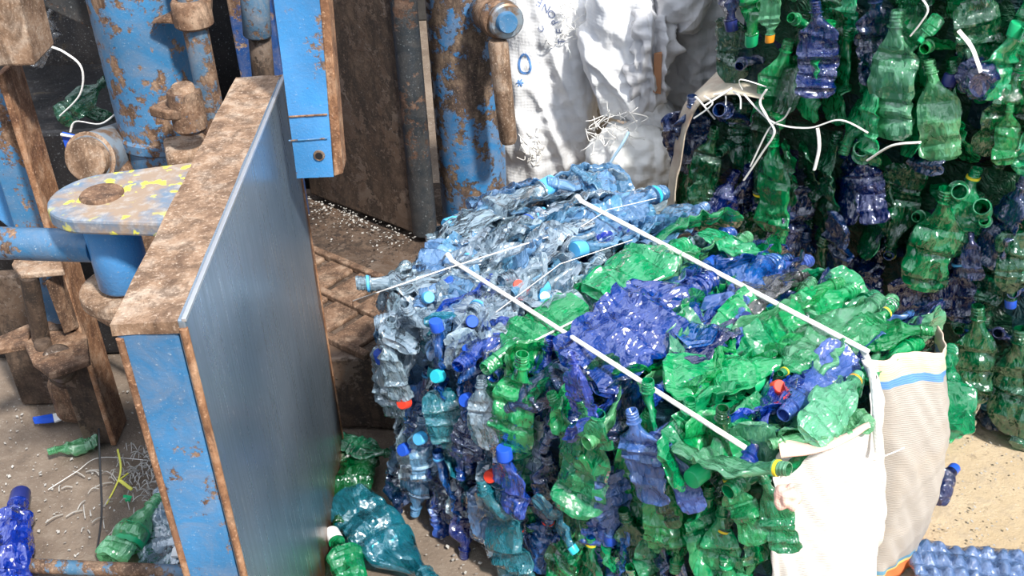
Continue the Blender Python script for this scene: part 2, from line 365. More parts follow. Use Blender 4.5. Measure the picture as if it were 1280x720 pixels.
# hinge lugs (upper, lower) belong to the door
def lug(name, pin, z0, z1, r, wall_y0, wall_y1, mat, dx=0):
    b = nb(); pts = []
    ax = DX0+.004
    pts.append(V((ax, wall_y0, z0))); pts.append(V((ax, wall_y1, z0)))
    for i in range(13):
        a = math.radians(100+i*13); pts.append(V((pin[0]+math.cos(a)*r, pin[1]+math.sin(a)*r, z0)))
    prism(b, pts, (0, 0, z1-z0)); return obj(name, b, mat, door, bevel=.004)
pin = (-.553, 1.335)
lug('hinge_lug', pin, .812, .834, .072, 1.245, 1.43, m_lug).__setitem__('label', 'hinge lug speckled with yellow')
lug('hinge_lug', (pin[0], pin[1]+.01), .665, .685, .070, 1.25, 1.43, m_rust_pale)
b = cyl(nb(), (*pin, .66), (*pin, .8385), .030); b2 = obj('hinge_pin', b, m_rust, door, smooth=40)
# swing arm whose barrel sits on the pin
arm = thing('swing_arm', 'blue painted pipe arm with barrel between the door hinge lugs', 'machine arm', (pin[0], pin[1], .69))
b = cyl(nb(), (*pin, .690), (*pin, .808), .037); obj('barrel', b, m_blue_clean, arm, smooth=40)
ae = V((pin[0]-.03, pin[1], .755)); a0 = aty(-30, 303, 1.36)
b = tube(nb(), [ae, ae.lerp(a0, .5), a0], .0235, 20); obj('pipe', b, m_blue, arm, smooth=60)

# big hydraulic cylinder behind the door
cxy = (-.655, 1.97)
hc = thing('hydraulic_cylinder', 'thick upright blue cylinder with chipped paint behind the press door', 'hydraulic cylinder', (*cxy, 0))
b = lathe(nb(), (*cxy, .01), (*cxy, 1.45), [(0, .10), (.01, .105), (.30, .105), (.31, .089), (.432, .089), (.436, .094), (.448, .094), (.452, .0895), (1, .0895)], 48); obj('barrel', b, m_blue, hc, smooth=35)
b = nb(); tube(b, [V((cxy[0]-.10, cxy[1]-.05, .62)), V((cxy[0]-.075, cxy[1]-.085, .56)), V((cxy[0]-.05, cxy[1]-.10, .50)), V((cxy[0]-.05, cxy[1]-.09, .42))], .03, 12); obj('foot_flange', b, m_rust, hc, smooth=60)
# slim tie rod with bolt cup, ring bracket, and rusty block
rp0 = aty(243, 130, 1.80)
rod = thing('tie_rod', 'slim upright rod with collars and a bolted cup right of the thick blue cylinder', 'rod', (rp0.x+.01, 1.84, .40))
rx = aty(247, 60, 1.86)
b = lathe(nb(), (rx.x, 1.87, .42), (rx.x, 1.87, 1.3), [(0, .028), (.3, .028), (.302, .022), (1, .022)], 24); obj('shaft', b, m_blue_worn, rod, smooth=40)
b = lathe(nb(), (rx.x, 1.87, rx.z+.035), (rx.x, 1.87, rx.z+.085), [(0, .028), (.1, .034), (.9, .034), (1, .03)], 24); obj('collar', b, m_rust, rod, smooth=40)
b = nb(); prism(b, [aty(188, 30, 1.86), aty(205, 22, 1.86), aty(228, 8, 1.86), aty(236, -6, 1.86), aty(262, 0, 1.86), aty(262, 26, 1.86), aty(238, 36, 1.86), aty(212, 30, 1.86)], (0, .03, 0)); roughen(b, .006, 60); obj('bracket', b, m_rust, rod, bevel=.004)
cp = aty(237, 150, 1.78)
b = lathe(nb(), cp-V((0, 0, .02)), cp+V((0, 0, .055)), [(0, .024), (.1, .03), (.9, .030), (1, .028)], 28); cup_ = obj('cup', b, m_blue_worn, rod, smooth=35)
b = cyl(nb(), cp+V((0, 0, .05)), cp+V((0, 0, .066)), .021, .019); obj('bolt_head', b, m_rust_pale, cup_, smooth=40)
b = nb(); prism(b, [cp+V((-.065, -.005, .012)), cp+V((-.03, -.028, .012)), cp+V((.0, -.03, .012)), cp+V((.0, .03, .012)), cp+V((-.03, .05, .012))], (0, 0, .018)); obj('bolt_tab', b, m_rust, rod, bevel=.003)
b = nb(); box(b, aty(233, 196, 1.80)+V((0, .01, -.03)), (.075, .09, .105), Matrix.Rotation(.3, 3, 'Z')); roughen(b, .003, 30); obj('block', b, m_rust_pale, rod, bevel=.008)
# left upright channel
post = thing('frame_post', 'rusty upright steel post with blue patches at the left side', 'machine frame', (-.90, 1.86, 0))
b = box(nb(), (-.868, 1.850, .42), (.012, .085, .84)); obj('flange', b, m_orange, post, bevel=.003)
b = box(nb(), (-.915, 1.872, .40), (.085, .012, .80)); obj('web', b, m_blue, post, bevel=.003)
b = box(nb(), (-.900, 1.820, .155), (.060, .02, .30)); obj('front_bar', b, m_brown, post, bevel=.003)
q = [aty(-12, 84, 1.76), aty(44, 82, 1.76), aty(22, -8, 1.76), aty(-12, -8, 1.76)]
b = nb(); prism(b, q, (0, .10, 0)); obj('post_cap', b, m_rust_pale, post, bevel=.004, label='dusty beige-grey upper block')
fp = thing('frame_plate', 'small blue machine bar at the left edge behind the rusty post', 'machine frame', (-1.02, 1.95, 0))
q = [aty(-15, 105, 1.93), aty(8, 110, 1.93), aty(45, 275, 1.93), aty(30, 300, 1.93), aty(-15, 265, 1.93)]
b = nb(); prism(b, q, (0, .03, 0)); obj('plate', b, m_blue_clean, fp, bevel=.004)
q = [aty(-15, 262, 1.90), aty(28, 285, 1.90), aty(36, 520, 1.90), aty(-15, 500, 1.90)]
b = box(nb(), (fp.location.x-.05, 1.98, .17), (.10, .03, .34)); obj('leg', b, m_brown, fp, bevel=.004)
# grey gusset at the top left
q = [aty(18, -12, 1.98), aty(112, -12, 1.98), aty(118, 38, 1.98), aty(66, 14, 1.98)]
gs = nb(); prism(gs, q, (0, .02, 0)); obj('gusset_plate', gs, m_dark, bevel=.003, label='dull grey gusset plate at the top left beside the thick blue cylinder', cat='machine plate')
# stub cylinder (rod end)
s0 = aty(112, 198, 1.86); s1 = aty(145, 186, 1.96)
st = thing('rod_end', 'short zinc-grey horizontal cylinder with round end cap left of the thick cylinder', 'machine part', s0)
b = cyl(nb(), s0, s1+(s1-s0)*.4, .047, seg=36); zb_ = obj('barrel', b, m_zinc, st, smooth=40)
dd = (s1-s0).normalized(); b = lathe(nb(), s0-dd*.018, s0+dd*.002, [(0, .036), (.1, .040), (.9, .04), (1, .05)], 36); obj('end_cap', b, m_rust_pale, zb_, smooth=40)
# lower clevis linkage
lk = thing('clevis_linkage', 'rusty linkage of flat plates and a bolt at the lower left', 'machine linkage', aty(60, 440, 1.80))
def flatplate(pxs, z, th, name, mat):
    b = nb(); prism(b, [atz(x, y, z) for x, y in pxs], (0, 0, -th)); return obj(name, b, mat, lk, bevel=.003)
flatplate([(30, 430), (40, 452), (62, 468), (112, 450), (108, 418), (60, 400)], .30, .014, 'link_plate', m_rust)
flatplate([(-20, 440), (34, 430), (40, 402), (-20, 428)], .30, .014, 'link_plate', m_rust)
flatplate([(14, 330), (25, 343), (80, 338), (72, 312), (25, 310)], .47, .012, 'link_plate', m_rust_pale)
bp = atz(55, 434, .30); b = cyl(nb(), bp-V((0, 0, .02)), bp+V((0, 0, .016)), .016, seg=20); obj('bolt', b, m_brown, lk, smooth=40)
b = nb(); tube(b, [atz(36, 345, .46), atz(52, 425, .30)], .017, 16); obj('link_rod', b, m_brown, lk, smooth=60)
b = nb(); prism(b, [atz(55, 352, .45), atz(70, 342, .45), atz(98, 410, .31), atz(80, 418, .31)], (0, .05, -.02)); obj('link_plate', b, m_rust, lk, bevel=.003)
bq = atz(86, 480, .12); b = box(nb(), bq+V((0, .03, -.055)), (.11, .07, .12), Matrix.Rotation(-.25, 3, 'Z')); obj('foot_block', b, m_rust, lk, bevel=.02)
b = cyl(nb(), bq+V((-.015, .03, -.0)), bq+V((-.015, .03, .03)), .035); obj('boss', b, m_brown, lk, smooth=40)
b = cyl(nb(), bq+V((-.015, .03, -.0)), atz(62, 468, .29)+V((0, .05, 0)), .03); obj('post', b, m_brown, lk, smooth=40)
# pipe lying along the bottom
b = nb(); e0 = atz(-40, 704, .035); e1 = atz(246, 716, .035); tube(b, [e0, e0.lerp(e1, .5), e1], .0135, 16)
obj('steel_pipe', b, m_blue_worn, smooth=60, label='rusty pipe with scraps of blue paint lying along the bottom left', cat='pipe')
# hanging blue bracket in front of the door
BY = 1.60
b = nb(); q = [aty(337, -40, BY), aty(396, -40, BY), aty(417, 221, BY), aty(371, 223, BY)]
br = thing('hanging_bracket', 'bright blue painted steel bar with a bolt hole hanging before the door top', 'machine bracket', aty(395, 222, BY))
prism(b, q, (0, .012, 0)); bmesh.ops.subdivide_edges(b, edges=b.edges[:], cuts=8, use_grid_fill=True); roughen(b, .0012, 70)
obj('front_bar', b, m_blue_clean, br, smooth=45)
q = [aty(396, -40, BY+.002), aty(407, -40, BY+.002), aty(429, 217, BY+.002), aty(417, 221, BY+.002)]
b = nb(); prism(b, q, (0, .05, 0)); obj('side_bar', b, m_orange, br, bevel=.002, label='rusty side edge')
for y0 in (147, 177):
    b = nb(); tube(b, [aty(361, y0-1, BY-.001), aty(409, y0-4, BY-.001)], .0016, 6); obj('seam', b, m_orange if y0 < 160 else m_blue, br)
hp = aty(399, 194, BY); b = nb(); lathe(b, hp+V((0, -.0022, 0)), hp+V((0, .004, 0)), [(0, .0065), (1, .0065)], 20); obj('bolt_hole', b, CM['black'], br, label='dark round bolt hole')
b = nb()
lathe(b, hp+V((0, -.003, 0)), hp+V((0, -.001, 0)), [(0, .0085), (1, .0095)], 20)
wr_ = obj('washer_ring', b, m_rust_pale, br, smooth=40)
hp2 = hp+V((0, -.0034, 0)); b = nb(); lathe(b, hp2, hp2+V((0, .0004, 0)), [(0, .006), (1, .006)], 20); obj('bolt_hole', b, CM['black'], wr_)
# small post behind, between the rod and the bracket
sp = thing('tie_post', 'short post, blue above and brown below, behind the hanging blue bracket', 'machine post', aty(325, 110, 1.95))
b = nb(); cyl(b, aty(322, 45, 1.95), aty(316, -30, 1.95), .026); obj('sleeve', b, m_blue_worn, sp, smooth=40)
b = nb(); cyl(b, aty(331, 115, 1.96), aty(324, 40, 1.96), .021); obj('post', b, m_brown, sp, smooth=40)
b = box(nb(), (-.56, 2.45, .75), (.10, .06, 1.4)); obj('frame_column', b, rusty('deep blue frame paint', (.015, .06, .20), .25, 31), bevel=.005, label='dark blue frame column deep in the machine behind the door', cat='machine frame')

# rear chamber plate, bed and right column
pl = thing('chamber_plate', 'dark brown stained steel plate with rounded edge bar behind the press bed', 'machine plate', (-.35, 2.41, .2))
A = V((-.515, 2.545, .205)); Bq = V((-.215, 2.295, .205)); n2 = V((.64, .77, 0))
b = nb(); prism(b, [A, Bq, Bq+V((0, 0, 1.1)), A+V((0, 0, 1.1))], n2*.05); obj('plate', b, m_brown, pl, bevel=.004)
b = nb(); lathe(b, Bq+V((.010, .02, .0)), Bq+V((.010, .02, 1.1)), [(0, .030), (1, .030)], 24); obj('edge_bar', b, m_dark, pl, smooth=50)
b = box(nb(), (-1.10, 2.70, .62), (1.15, .05, 1.24)); obj('gap_shade_panel', b, m_gap_shade, bevel=.004, label='added near-black panel standing for the shade in the gap behind the cylinders', cat='machine plate')  # added dark sheet; its colour stands in for the unlit gap
ccx = (-.083, 2.40)
bc = thing('blue_column', 'worn blue round column of the press beside the white sacks', 'machine column', (*ccx, .2))
b = lathe(nb(), (*ccx, .0), (*ccx, 1.35), [(0, .082), (1, .082)], 48); obj('barrel', b, rusty('column paint worn to brown', (.035, .19, .42), .42, 21, .5, .3, ((.05, .035, .028), (.11, .07, .05), (.26, .18, .12))), bc, smooth=40)
# eye rod hanging on the column
ey = aty(628, 26, 2.24)
er = thing('eye_rod', 'hanging eye rod with round pin on the right side of the blue column', 'machine rod', ey-V((0, 0, .25)))
ed2 = V((.25, -.95, .15)).normalized()
b = cyl(nb(), ey+V((-.035, .08, 0)), ey+V((-.005, .0, 0)), .040, seg=32); obj('boss', b, m_blue_worn, er, smooth=40)
b = cyl(nb(), ey+V((.004, -.0, 0)), ey+V((.012, -.028, .003)), .024, .022, 28); obj('pin', b, m_blue, er, smooth=40)
b = lathe(nb(), ey+V((.0, .02, 0)), ey+V((.01, -.012, .001)), [(0, .034), (.1, .04), (.9, .038), (1, .034)], 32); ey_ = obj('eye', b, m_zinc, er, smooth=40)
e0 = aty(622, 50, 2.24); e1 = aty(636, 178, 2.24)
b = lathe(nb(), e0, e1, [(0, .019), (.04, .022), (.5, .021), (.96, .020), (1, .016)], 24); obj('rod', b, m_rust_pale, er, smooth=50)
b = nb(); tube(b, [aty(606, 0, 2.3), aty(600, 10, 2.32), aty(606, 20, 2.3)], .008, 8); obj('weld', b, m_rust, er, smooth=60)
# bed
bed = thing('press_bed', 'brown press bed with raised cross ribs and dirt behind the door', 'machine bed', (-.36, 2.1, 0))
q = [(-.345, 1.83, 0), (-.16, 1.80, 0), (.02, 2.28, 0), (-.06, 2.62, 0), (-.62, 2.62, 0), (-.62, 2.0, 0), (-.50, 1.83, 0)]
b = nb(); prism(b, q, (0, 0, .185)); obj('base', b, m_brown, bed, bevel=.006)
m_bed = rusty('dirt-caked bed ribs', (.17, .10, .07), .85, 27, .5, .7, ((.09, .05, .03), (.20, .115, .07), (.33, .23, .16)))
du = V((.77, -.64, 0)); dv = V((.64, .77, 0)); o0 = V((-.70, 2.46, .19))
for j in range(5):
    p0 = o0 - dv*(j*.118) + du*.08; b = nb()
    box(b, p0+du*.33+V((0, 0, .003)), (.60, .018, .016), Matrix.Rotation(math.atan2(du.y, du.x), 3, 'Z')); obj('rib', b, m_bed, bed, bevel=.003)
    for i in range(6):
        k = p0 + du*(.04+i*.095+(.04 if j % 2 else 0)) - dv*.059
        if -.64 < k.x < .0 and k.y > 1.86:
            b = nb(); box(b, k, (.074, .096, .012), Matrix.Rotation(math.atan2(du.y, du.x)+R.uniform(-.04, .04), 3, 'Z')); obj('tread_block', b, m_bed, bed, bevel=.004)

# ------------------------------------------------------------------ bottles
def sstep(a, b, x):
    t = max(0, min(1, (x-a)/(b-a))); return t*t*(3-2*t)
KIND = {'soda': (.235, .034, .0125), 'grid': (.225, .035, .0125), 'water': (.22, .032, .0125), 'short': (.165, .032, .0125)}
def radius(kind, t, Rr, rn, ang):
    sh0, sh1 = {'soda': (.56, .84), 'grid': (.66, .84), 'water': (.64, .85), 'short': (.52, .80)}[kind]
    r = Rr*(.72+.28*sstep(0, .06, t))
    if kind == 'soda': r *= 1-.10*math.exp(-((t-.30)/.05)**2); r *= 1-(.10*sstep(.1, 0, t))*(.5+.5*math.cos(5*ang))
    if kind == 'grid':
        g = max(0, math.cos(t*math.pi*2*7)-.55)/.45; g2 = max(0, math.cos(ang*8)-.7)/.3
        r *= 1-.11*max(g, g2)*(t < .64)
    if kind == 'water': r *= 1-.05*(.5+.5*math.cos(t*math.pi*2*13))*(t < .66)
    return r*(1-sstep(sh0, sh1, t))+rn*sstep(sh0, sh1, t)
_bc = {}
def bottle_meshes(kind, seed, flat, colour):
    key = (kind, seed, flat, colour)
    if key in _bc: return _bc[key]
    k0 = (kind, seed, flat)
    if k0 not in _bc:
        rr = random.Random(seed*101+int(flat*100)); flat = flat*.62 if .25 < flat < .5 else flat; L, Rr, rn = KIND[kind]; seg = 24; nr = 40 if kind != 'short' else 30
        ne = .86 if kind != 'short' else .81
        off = V((rr.uniform(-50, 50), rr.uniform(-50, 50), rr.uniform(-50, 50)))
        bend = rr.uniform(-.02, .02); tw = rr.uniform(-.7, .7); nx = rr.uniform(-.012, .012); nyy = rr.uniform(-.012, .012)
        dents = [(rr.uniform(.08, .7), rr.uniform(.02, .05), rr.uniform(-.012, .012), rr.uniform(-1, 1)) for _ in range(6)]
        def deform(x, y, z):
            t = z/L; c = 1-sstep(ne-.22, ne, t); c *= .75+.25*sstep(0, .08, t)
            a = math.atan2(y, x)
            x2 = x*(1+.42*(1-flat)*c); y2 = y*(1-(1-flat)*c)
            p = V((x*1.0, y*.25, z))
            n1 = noise.noise(p*26+off); n2 = noise.noise(p*60+off*1.7); rg = abs(noise.noise(p*34-off))
            lc = abs(noise.noise(V((x*52, y*12, z*9))-off*.3)); y2 += c*(.007*n1+.0022*n2-.005*rg-.011*lc+.004)
            x2 += c*(.010*noise.noise(V((x*8, y*14, z*16))+off*.5))
            for (dt, dw, da, ds) in dents:
                q = (t-dt)/dw + ds*x2/.04
                y2 += da*c*math.exp(-q*q)
            y2 += bend*math.sin(math.pi*min(t/ne, 1))
            th = tw*(t-.5)*c; x3 = x2*math.cos(th)-y2*math.sin(th); y3 = x2*math.sin(th)+y2*math.cos(th)
            w = sstep(ne-.2, 1.1, t)
            return V((x3+nx*w, y3+nyy*w, z + c*.006*n1))
        bm = bmesh.new(); rings = []
        zs = [ne*L*i/nr for i in range(nr+1)]
        spec = [(z, None) for z in zs]
        # neck: collar flange and threads
        nk = (1-ne)*L; z0 = ne*L
        for a, b_ in ((.10, 1.0), (.14, 1.32), (.20, 1.32), (.24, 1.0), (.40, 1.0), (.44, 1.10), (.50, 1.10), (.54, 1.0), (.60, 1.0), (.64, 1.10), (.70, 1.10), (.74, 1.0), (.80, 1.0), (.84, 1.08), (.9, 1.08), (.94, 1.0), (1.0, .98), (1.0, .84), (.7, .82), (.3, .80)):
            spec.append((z0+nk*a, rn*b_))
        for (z, r_) in spec:
            ring = []
            for i in range(seg):
                a = 2*math.pi*i/seg; r = r_ if r_ is not None else radius(kind, z/L, Rr, rn, a)
                ring.append(bm.verts.new(deform(r*math.cos(a), r*math.sin(a), z)))
            rings.append(ring)
        for A, B in zip(rings, rings[1:]):
            for i in range(seg): bm.faces.new((A[i], A[(i+1) % seg], B[(i+1) % seg], B[i]))
        c0 = bm.verts.new(deform(0, 0, .008))
        for i in range(seg): bm.faces.new((rings[0][(i+1) % seg], rings[0][i], c0))
        me = bpy.data.meshes.new('crushed_bottle'); bm.to_mesh(me); bm.free()
        for p in me.polygons: p.use_smooth = True
        me.set_sharp_from_angle(angle=math.radians(17))
        def small(prof, nm, s2=24):
            b = bmesh.new(); rg = []
            for z, r in prof: rg.append([b.verts.new(deform(r*math.cos(2*math.pi*i/s2), r*math.sin(2*math.pi*i/s2), z)) for i in range(s2)])
            for A, B in zip(rg, rg[1:]):
                for i in range(s2): b.faces.new((A[i], A[(i+1) % s2], B[(i+1) % s2], B[i]))
            if nm == 'cap': b.faces.new(rg[-1])
            m2 = bpy.data.meshes.new(nm); b.to_mesh(m2); b.free()
            for p in m2.polygons: p.use_smooth = True
            m2.set_sharp_from_angle(angle=math.radians(35)); return m2
        ring = small([(z0+nk*.24, rn*1.02), (z0+nk*.24, rn*1.24), (z0+nk*.40, rn*1.24), (z0+nk*.40, rn*1.0)], 'neck_ring')
        cap = small([(z0+nk*.24, rn*1.0), (z0+nk*.24, rn*1.28), (z0+nk*.98, rn*1.24), (z0+nk*1.06, rn*1.12), (z0+nk*1.06, rn*.2)], 'cap')
        band = small([(L*.28, Rr*1.02), (L*.50, Rr*1.03)], 'label_band')
        _bc[k0] = (me, ring, cap, band)
    me, ring, cap, band = _bc[k0]
    m2 = me.copy(); m2.materials.append(PM[colour]); _bc[key] = (m2, ring, cap, band)
    return _bc[key]
_mm = {}; BOTTLES = []
def matted(me, mat):
    k = (me.name, mat.name)
    if k not in _mm:
        m = me.copy(); m.materials.clear(); m.materials.append(mat); _mm[k] = m
    return _mm[k]
def bottle(kind, seed, flat, colour, base, mouth, nrm, label, group=None, ring=None, cap=None, cat='bottle', scale=None, band=None, name='crushed_bottle'):
    me, rg, cp_, bd = bottle_meshes(kind, seed, flat, colour); L = KIND[kind][0]
    base = V(base); mouth = V(mouth); z = (mouth-base).normalized(); s = (mouth-base).length/L
    if scale: s = scale
    y = (V(nrm)-z*V(nrm).dot(z)); y = y.normalized() if y.length > 1e-3 else z.orthogonal().normalized(); x = y.cross(z)
    o = bpy.data.objects.new(name, me); COL.objects.link(o); BOTTLES.append(o)
    o.matrix_world = Matrix.Translation(base) @ Matrix(((x.x, y.x, z.x), (x.y, y.y, z.y), (x.z, y.z, z.z))).to_4x4() @ Matrix.Scale(s, 4)
    tag(o, label, cat, group)
    for nm, mm, c in (('neck_ring', rg, ring), ('cap', cp_, cap), ('label_band', bd, band)):
        if c:
            ch = bpy.data.objects.new(nm, matted(mm, CM[c])); COL.objects.link(ch); ch.parent = o
            ch['label'] = f"{c if c != 'sky' else 'sky blue'} {nm.replace('_', ' ')}"
    return o

# ---- surfaces of the front bale
ZT = .45
cTL, cTR, cBR, cBL = V((-.238, 1.571, ZT)), V((.380, 1.140, ZT)), V((.690, 1.425, ZT)), V((.182, 2.075, ZT))
def top(u, v, off=0):
    p = (cTL*(1-u)+cTR*u)*(1-v)+(cBL*(1-u)+cBR*u)*v
    p = p + V((-.75, .62, 0))*(.13*math.sin(math.pi*v)*(1-u)**1.5)
    p.z += .035*math.sin(math.pi*min(max(u, 0), 1))**.5*math.sin(math.pi*min(max(v, 0), 1)) + off
    return p
fA = (cTR-cTL).normalized(); fN = V((fA.y, -fA.x, 0)); LA = (cTR-cTL).length
def front(s, z, off=0): return V((cTL.x, cTL.y, 0)) + fA*(s*LA) + V((0, 0, z)) + fN*(off+.02*math.sin(math.pi*z/ZT))
G0, G1 = V((.372, 2.205, 0)), V((.997, 1.705, 0)); gA = (G1-G0).normalized(); gN = V((gA.y, -gA.x, 0))
def rear(s, z, off=0): return G0 + gA*s + V((0, 0, z)) + gN*off
def core(name, outline, z0, z1, mat, label, cat):
    b = nb(); n = len(outline); rings = []
    for k in range(9):
        z = z0+(z1-z0)*k/8; rings.append([])
        for i in range(n):
            p, q = V(outline[i]), V(outline[(i+1) % n])
            for j in range(8): rings[-1].append(b.verts.new((*(p.lerp(q, j/8).xy), z)))
    m = len(rings[0])
    for A, B in zip(rings, rings[1:]):
        for i in range(m): b.faces.new((A[i], A[(i+1) % m], B[(i+1) % m], B[i]))
    b.faces.new(rings[0][::-1]); b.faces.new(rings[-1]); bmesh.ops.recalc_face_normals(b, faces=b.faces[:]); roughen(b, .02, 11)
    return obj(name, b, mat, smooth=40, label=label, cat=cat, kind='stuff')
ins = .045
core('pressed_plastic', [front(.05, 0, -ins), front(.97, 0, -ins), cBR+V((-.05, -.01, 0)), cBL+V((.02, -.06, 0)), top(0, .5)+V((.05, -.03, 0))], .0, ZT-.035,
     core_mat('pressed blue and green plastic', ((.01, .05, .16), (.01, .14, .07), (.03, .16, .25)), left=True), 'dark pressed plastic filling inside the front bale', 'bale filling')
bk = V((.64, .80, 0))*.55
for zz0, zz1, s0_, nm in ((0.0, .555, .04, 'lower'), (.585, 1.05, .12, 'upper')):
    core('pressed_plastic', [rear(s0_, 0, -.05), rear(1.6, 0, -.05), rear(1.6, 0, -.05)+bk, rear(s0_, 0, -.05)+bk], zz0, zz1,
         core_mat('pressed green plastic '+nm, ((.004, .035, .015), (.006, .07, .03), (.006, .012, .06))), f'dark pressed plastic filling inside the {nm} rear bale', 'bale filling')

SIZES = {'green': 'soda', 'dark green': 'soda', 'pale green': 'soda', 'navy': 'grid', 'blue': 'grid', 'purple blue': 'soda', 'clear': 'water', 'light blue': 'water', 'teal': 'soda', 'grey': 'water'}
def pick(w):
    ks = list(w); t = R.uniform(0, sum(w.values()))
    for k in ks:
        t -= w[k]
        if t <= 0: return k
    return ks[-1]
def third(x, names): return names[min(2, max(0, int(x*3)))]
def gen(colour, c, axis, nrm, L, label, group, ringp=.15, capp=.12, flat=None, seeds=7):
    kind = SIZES[colour]
    if R.random() < .25: kind = R.choice(['soda', 'water', 'short'])
    ax = axis.normalized()*(1 if R.random() < .5 else -1)
    f = flat or R.choice([.13, .24])
    ring = cap = None
    if R.random() < ringp: ring = R.choice(['yellow', 'green', 'yellow']) if 'green' in colour else R.choice(['sky', 'blue', 'red'])
    elif R.random() < capp: cap = {'green': 'green', 'dark green': 'green', 'pale green': 'yellow', 'navy': 'navy', 'blue': 'blue', 'clear': R.choice(['sky', 'blue', 'sky', 'red']), 'light blue': 'sky', 'teal': 'turquoise', 'purple blue': 'blue', 'grey': 'navy'}[colour]
    Lk = KIND[kind][0]; s = L/.235; h = ax*(Lk*s/2)
    return bottle(kind, R.randrange(seeds), f, colour, c-h, c+h, nrm, label, group, ring, cap)

# ---- front bale, top
UP = V((0, 0, 1))
NU = 27
for j in range(4):
    for i in range(NU):
        u = (i+.5+R.uniform(-.4, .4))/NU*.955; v = .10+.27*j+R.uniform(-.05, .05) + (.13 if i % 2 else 0)*(j < 3)
        v = min(v, .93)
        if u < .34: w = {'clear': 6, 'light blue': 4, 'blue': 1.2, 'teal': .5}
        elif u < .45: w = {'clear': 3, 'green': 3, 'blue': 3, 'light blue': 1}
        elif u < .72: w = {'green': 4.5, 'navy': 1.5, 'blue': 3.6, 'pale green': .8, 'purple blue': .6, 'grey': .3}
        else: w = {'green': 4.2, 'pale green': 2.5, 'navy': 1.4, 'purple blue': 1.3, 'blue': 1}
        if j == 3 and u < .25 : w = {'light blue': 5, 'clear': 2}
        colour = pick(w)
        c = top(u, v, -.012+R.uniform(-.014, .014)); ax = top(u, min(v+.1, 1.05))-top(u, v-.1); ax.z = R.uniform(-.12, .12)*.2*ax.length
        ax.rotate(Matrix.Rotation(R.gauss(0, .14), 3, 'Z'))
        side = ax.cross(UP).normalized()*-1
        nrm = (UP+side*R.choice([.5, 1.0, 1.7, 2.6, 4, -.9])).normalized()
        lab = f"crushed {colour} bottle on the front bale's top, {third(u, ['left end', 'middle', 'right end'])}, {['near edge', 'near the middle', 'far half', 'far edge'][j]}"
        gen(colour, c, ax, nrm, .225, lab, f"{colour} bottles on the front bale top {third(u, ['left', 'middle', 'right'])} {j+1}")
for k in range(26):
    u = .02+.36*R.random(); v = R.uniform(.12, .92); c = top(u, v, .004); ax = top(u, min(v+.1, 1.05))-top(u, v-.1); ax.rotate(Matrix.Rotation(R.gauss(0, .12), 3, 'Z'))
    gen(R.choice(['clear', 'clear', 'light blue']), c, ax, (UP+ax.cross(UP).normalized()*-R.uniform(-.2, 1.2)).normalized(), .23, 'flattened clear or light blue bottle lying over others on the left end of the bale', 'flattened bottles over the left end of the front bale top', ringp=.3, capp=.3)
# ---- front bale, front face
NS = 22
for j in range(4):
    for i in range(NS):
        s = (i+.5+R.uniform(-.4, .4))/NS*.95; z = [.40, .29, .17, .06][j]+R.uniform(-.04, .04)
        if s < .33: w = {'clear': 5, 'light blue': 1.5, 'blue': 2.2, 'teal': 2.2, 'navy': .6}
        elif s < .45: w = {'teal': 1.5, 'green': 2, 'blue': 1.5, 'navy': 1.5, 'clear': .6}
        else: w = {'green': 4.5, 'navy': 2.4, 'dark green': 1.5, 'purple blue': .8, 'blue': .8, 'pale green': .3}
        colour = pick(w); c = front(s, max(z, .07), -.014+R.uniform(-.012, .014))
        ax = V((fA.x*R.gauss(0, .18), fA.y*R.gauss(0, .18), 1))
        nrm = (fN + fA*R.choice([.2, -.5, .9, -1.3, 1.6])).normalized()
        lab = f"crushed {colour} bottle on the front bale's near side, {third(s, ['left', 'middle', 'right'])} part, {['top', 'second', 'third', 'bottom'][j]} row"
        gen(colour, c, ax, nrm, .17, lab, f"{colour} bottles on the front bale near side {third(s, ['left', 'middle', 'right'])} {j+1}")
# ---- front bale, far-left side seen at a slant
for i in range(9):
    for j in range(2):
        v = .06+i*.11; c = top(0, v, 0); c.z = .35-.2*j+R.uniform(-.03, .03); c += V((.02, -.01, 0))
        colour = pick({'clear': 6, 'light blue': 3, 'blue': 1})
        gen(colour, c, V((R.gauss(0, .1), R.gauss(0, .1), 1)), V((-.8, .5, .1)), .19, f"crushed {colour} bottle on the front bale's left side toward the press, {['upper', 'lower'][j]} row", f"{colour} bottles on the front bale left side {j}")
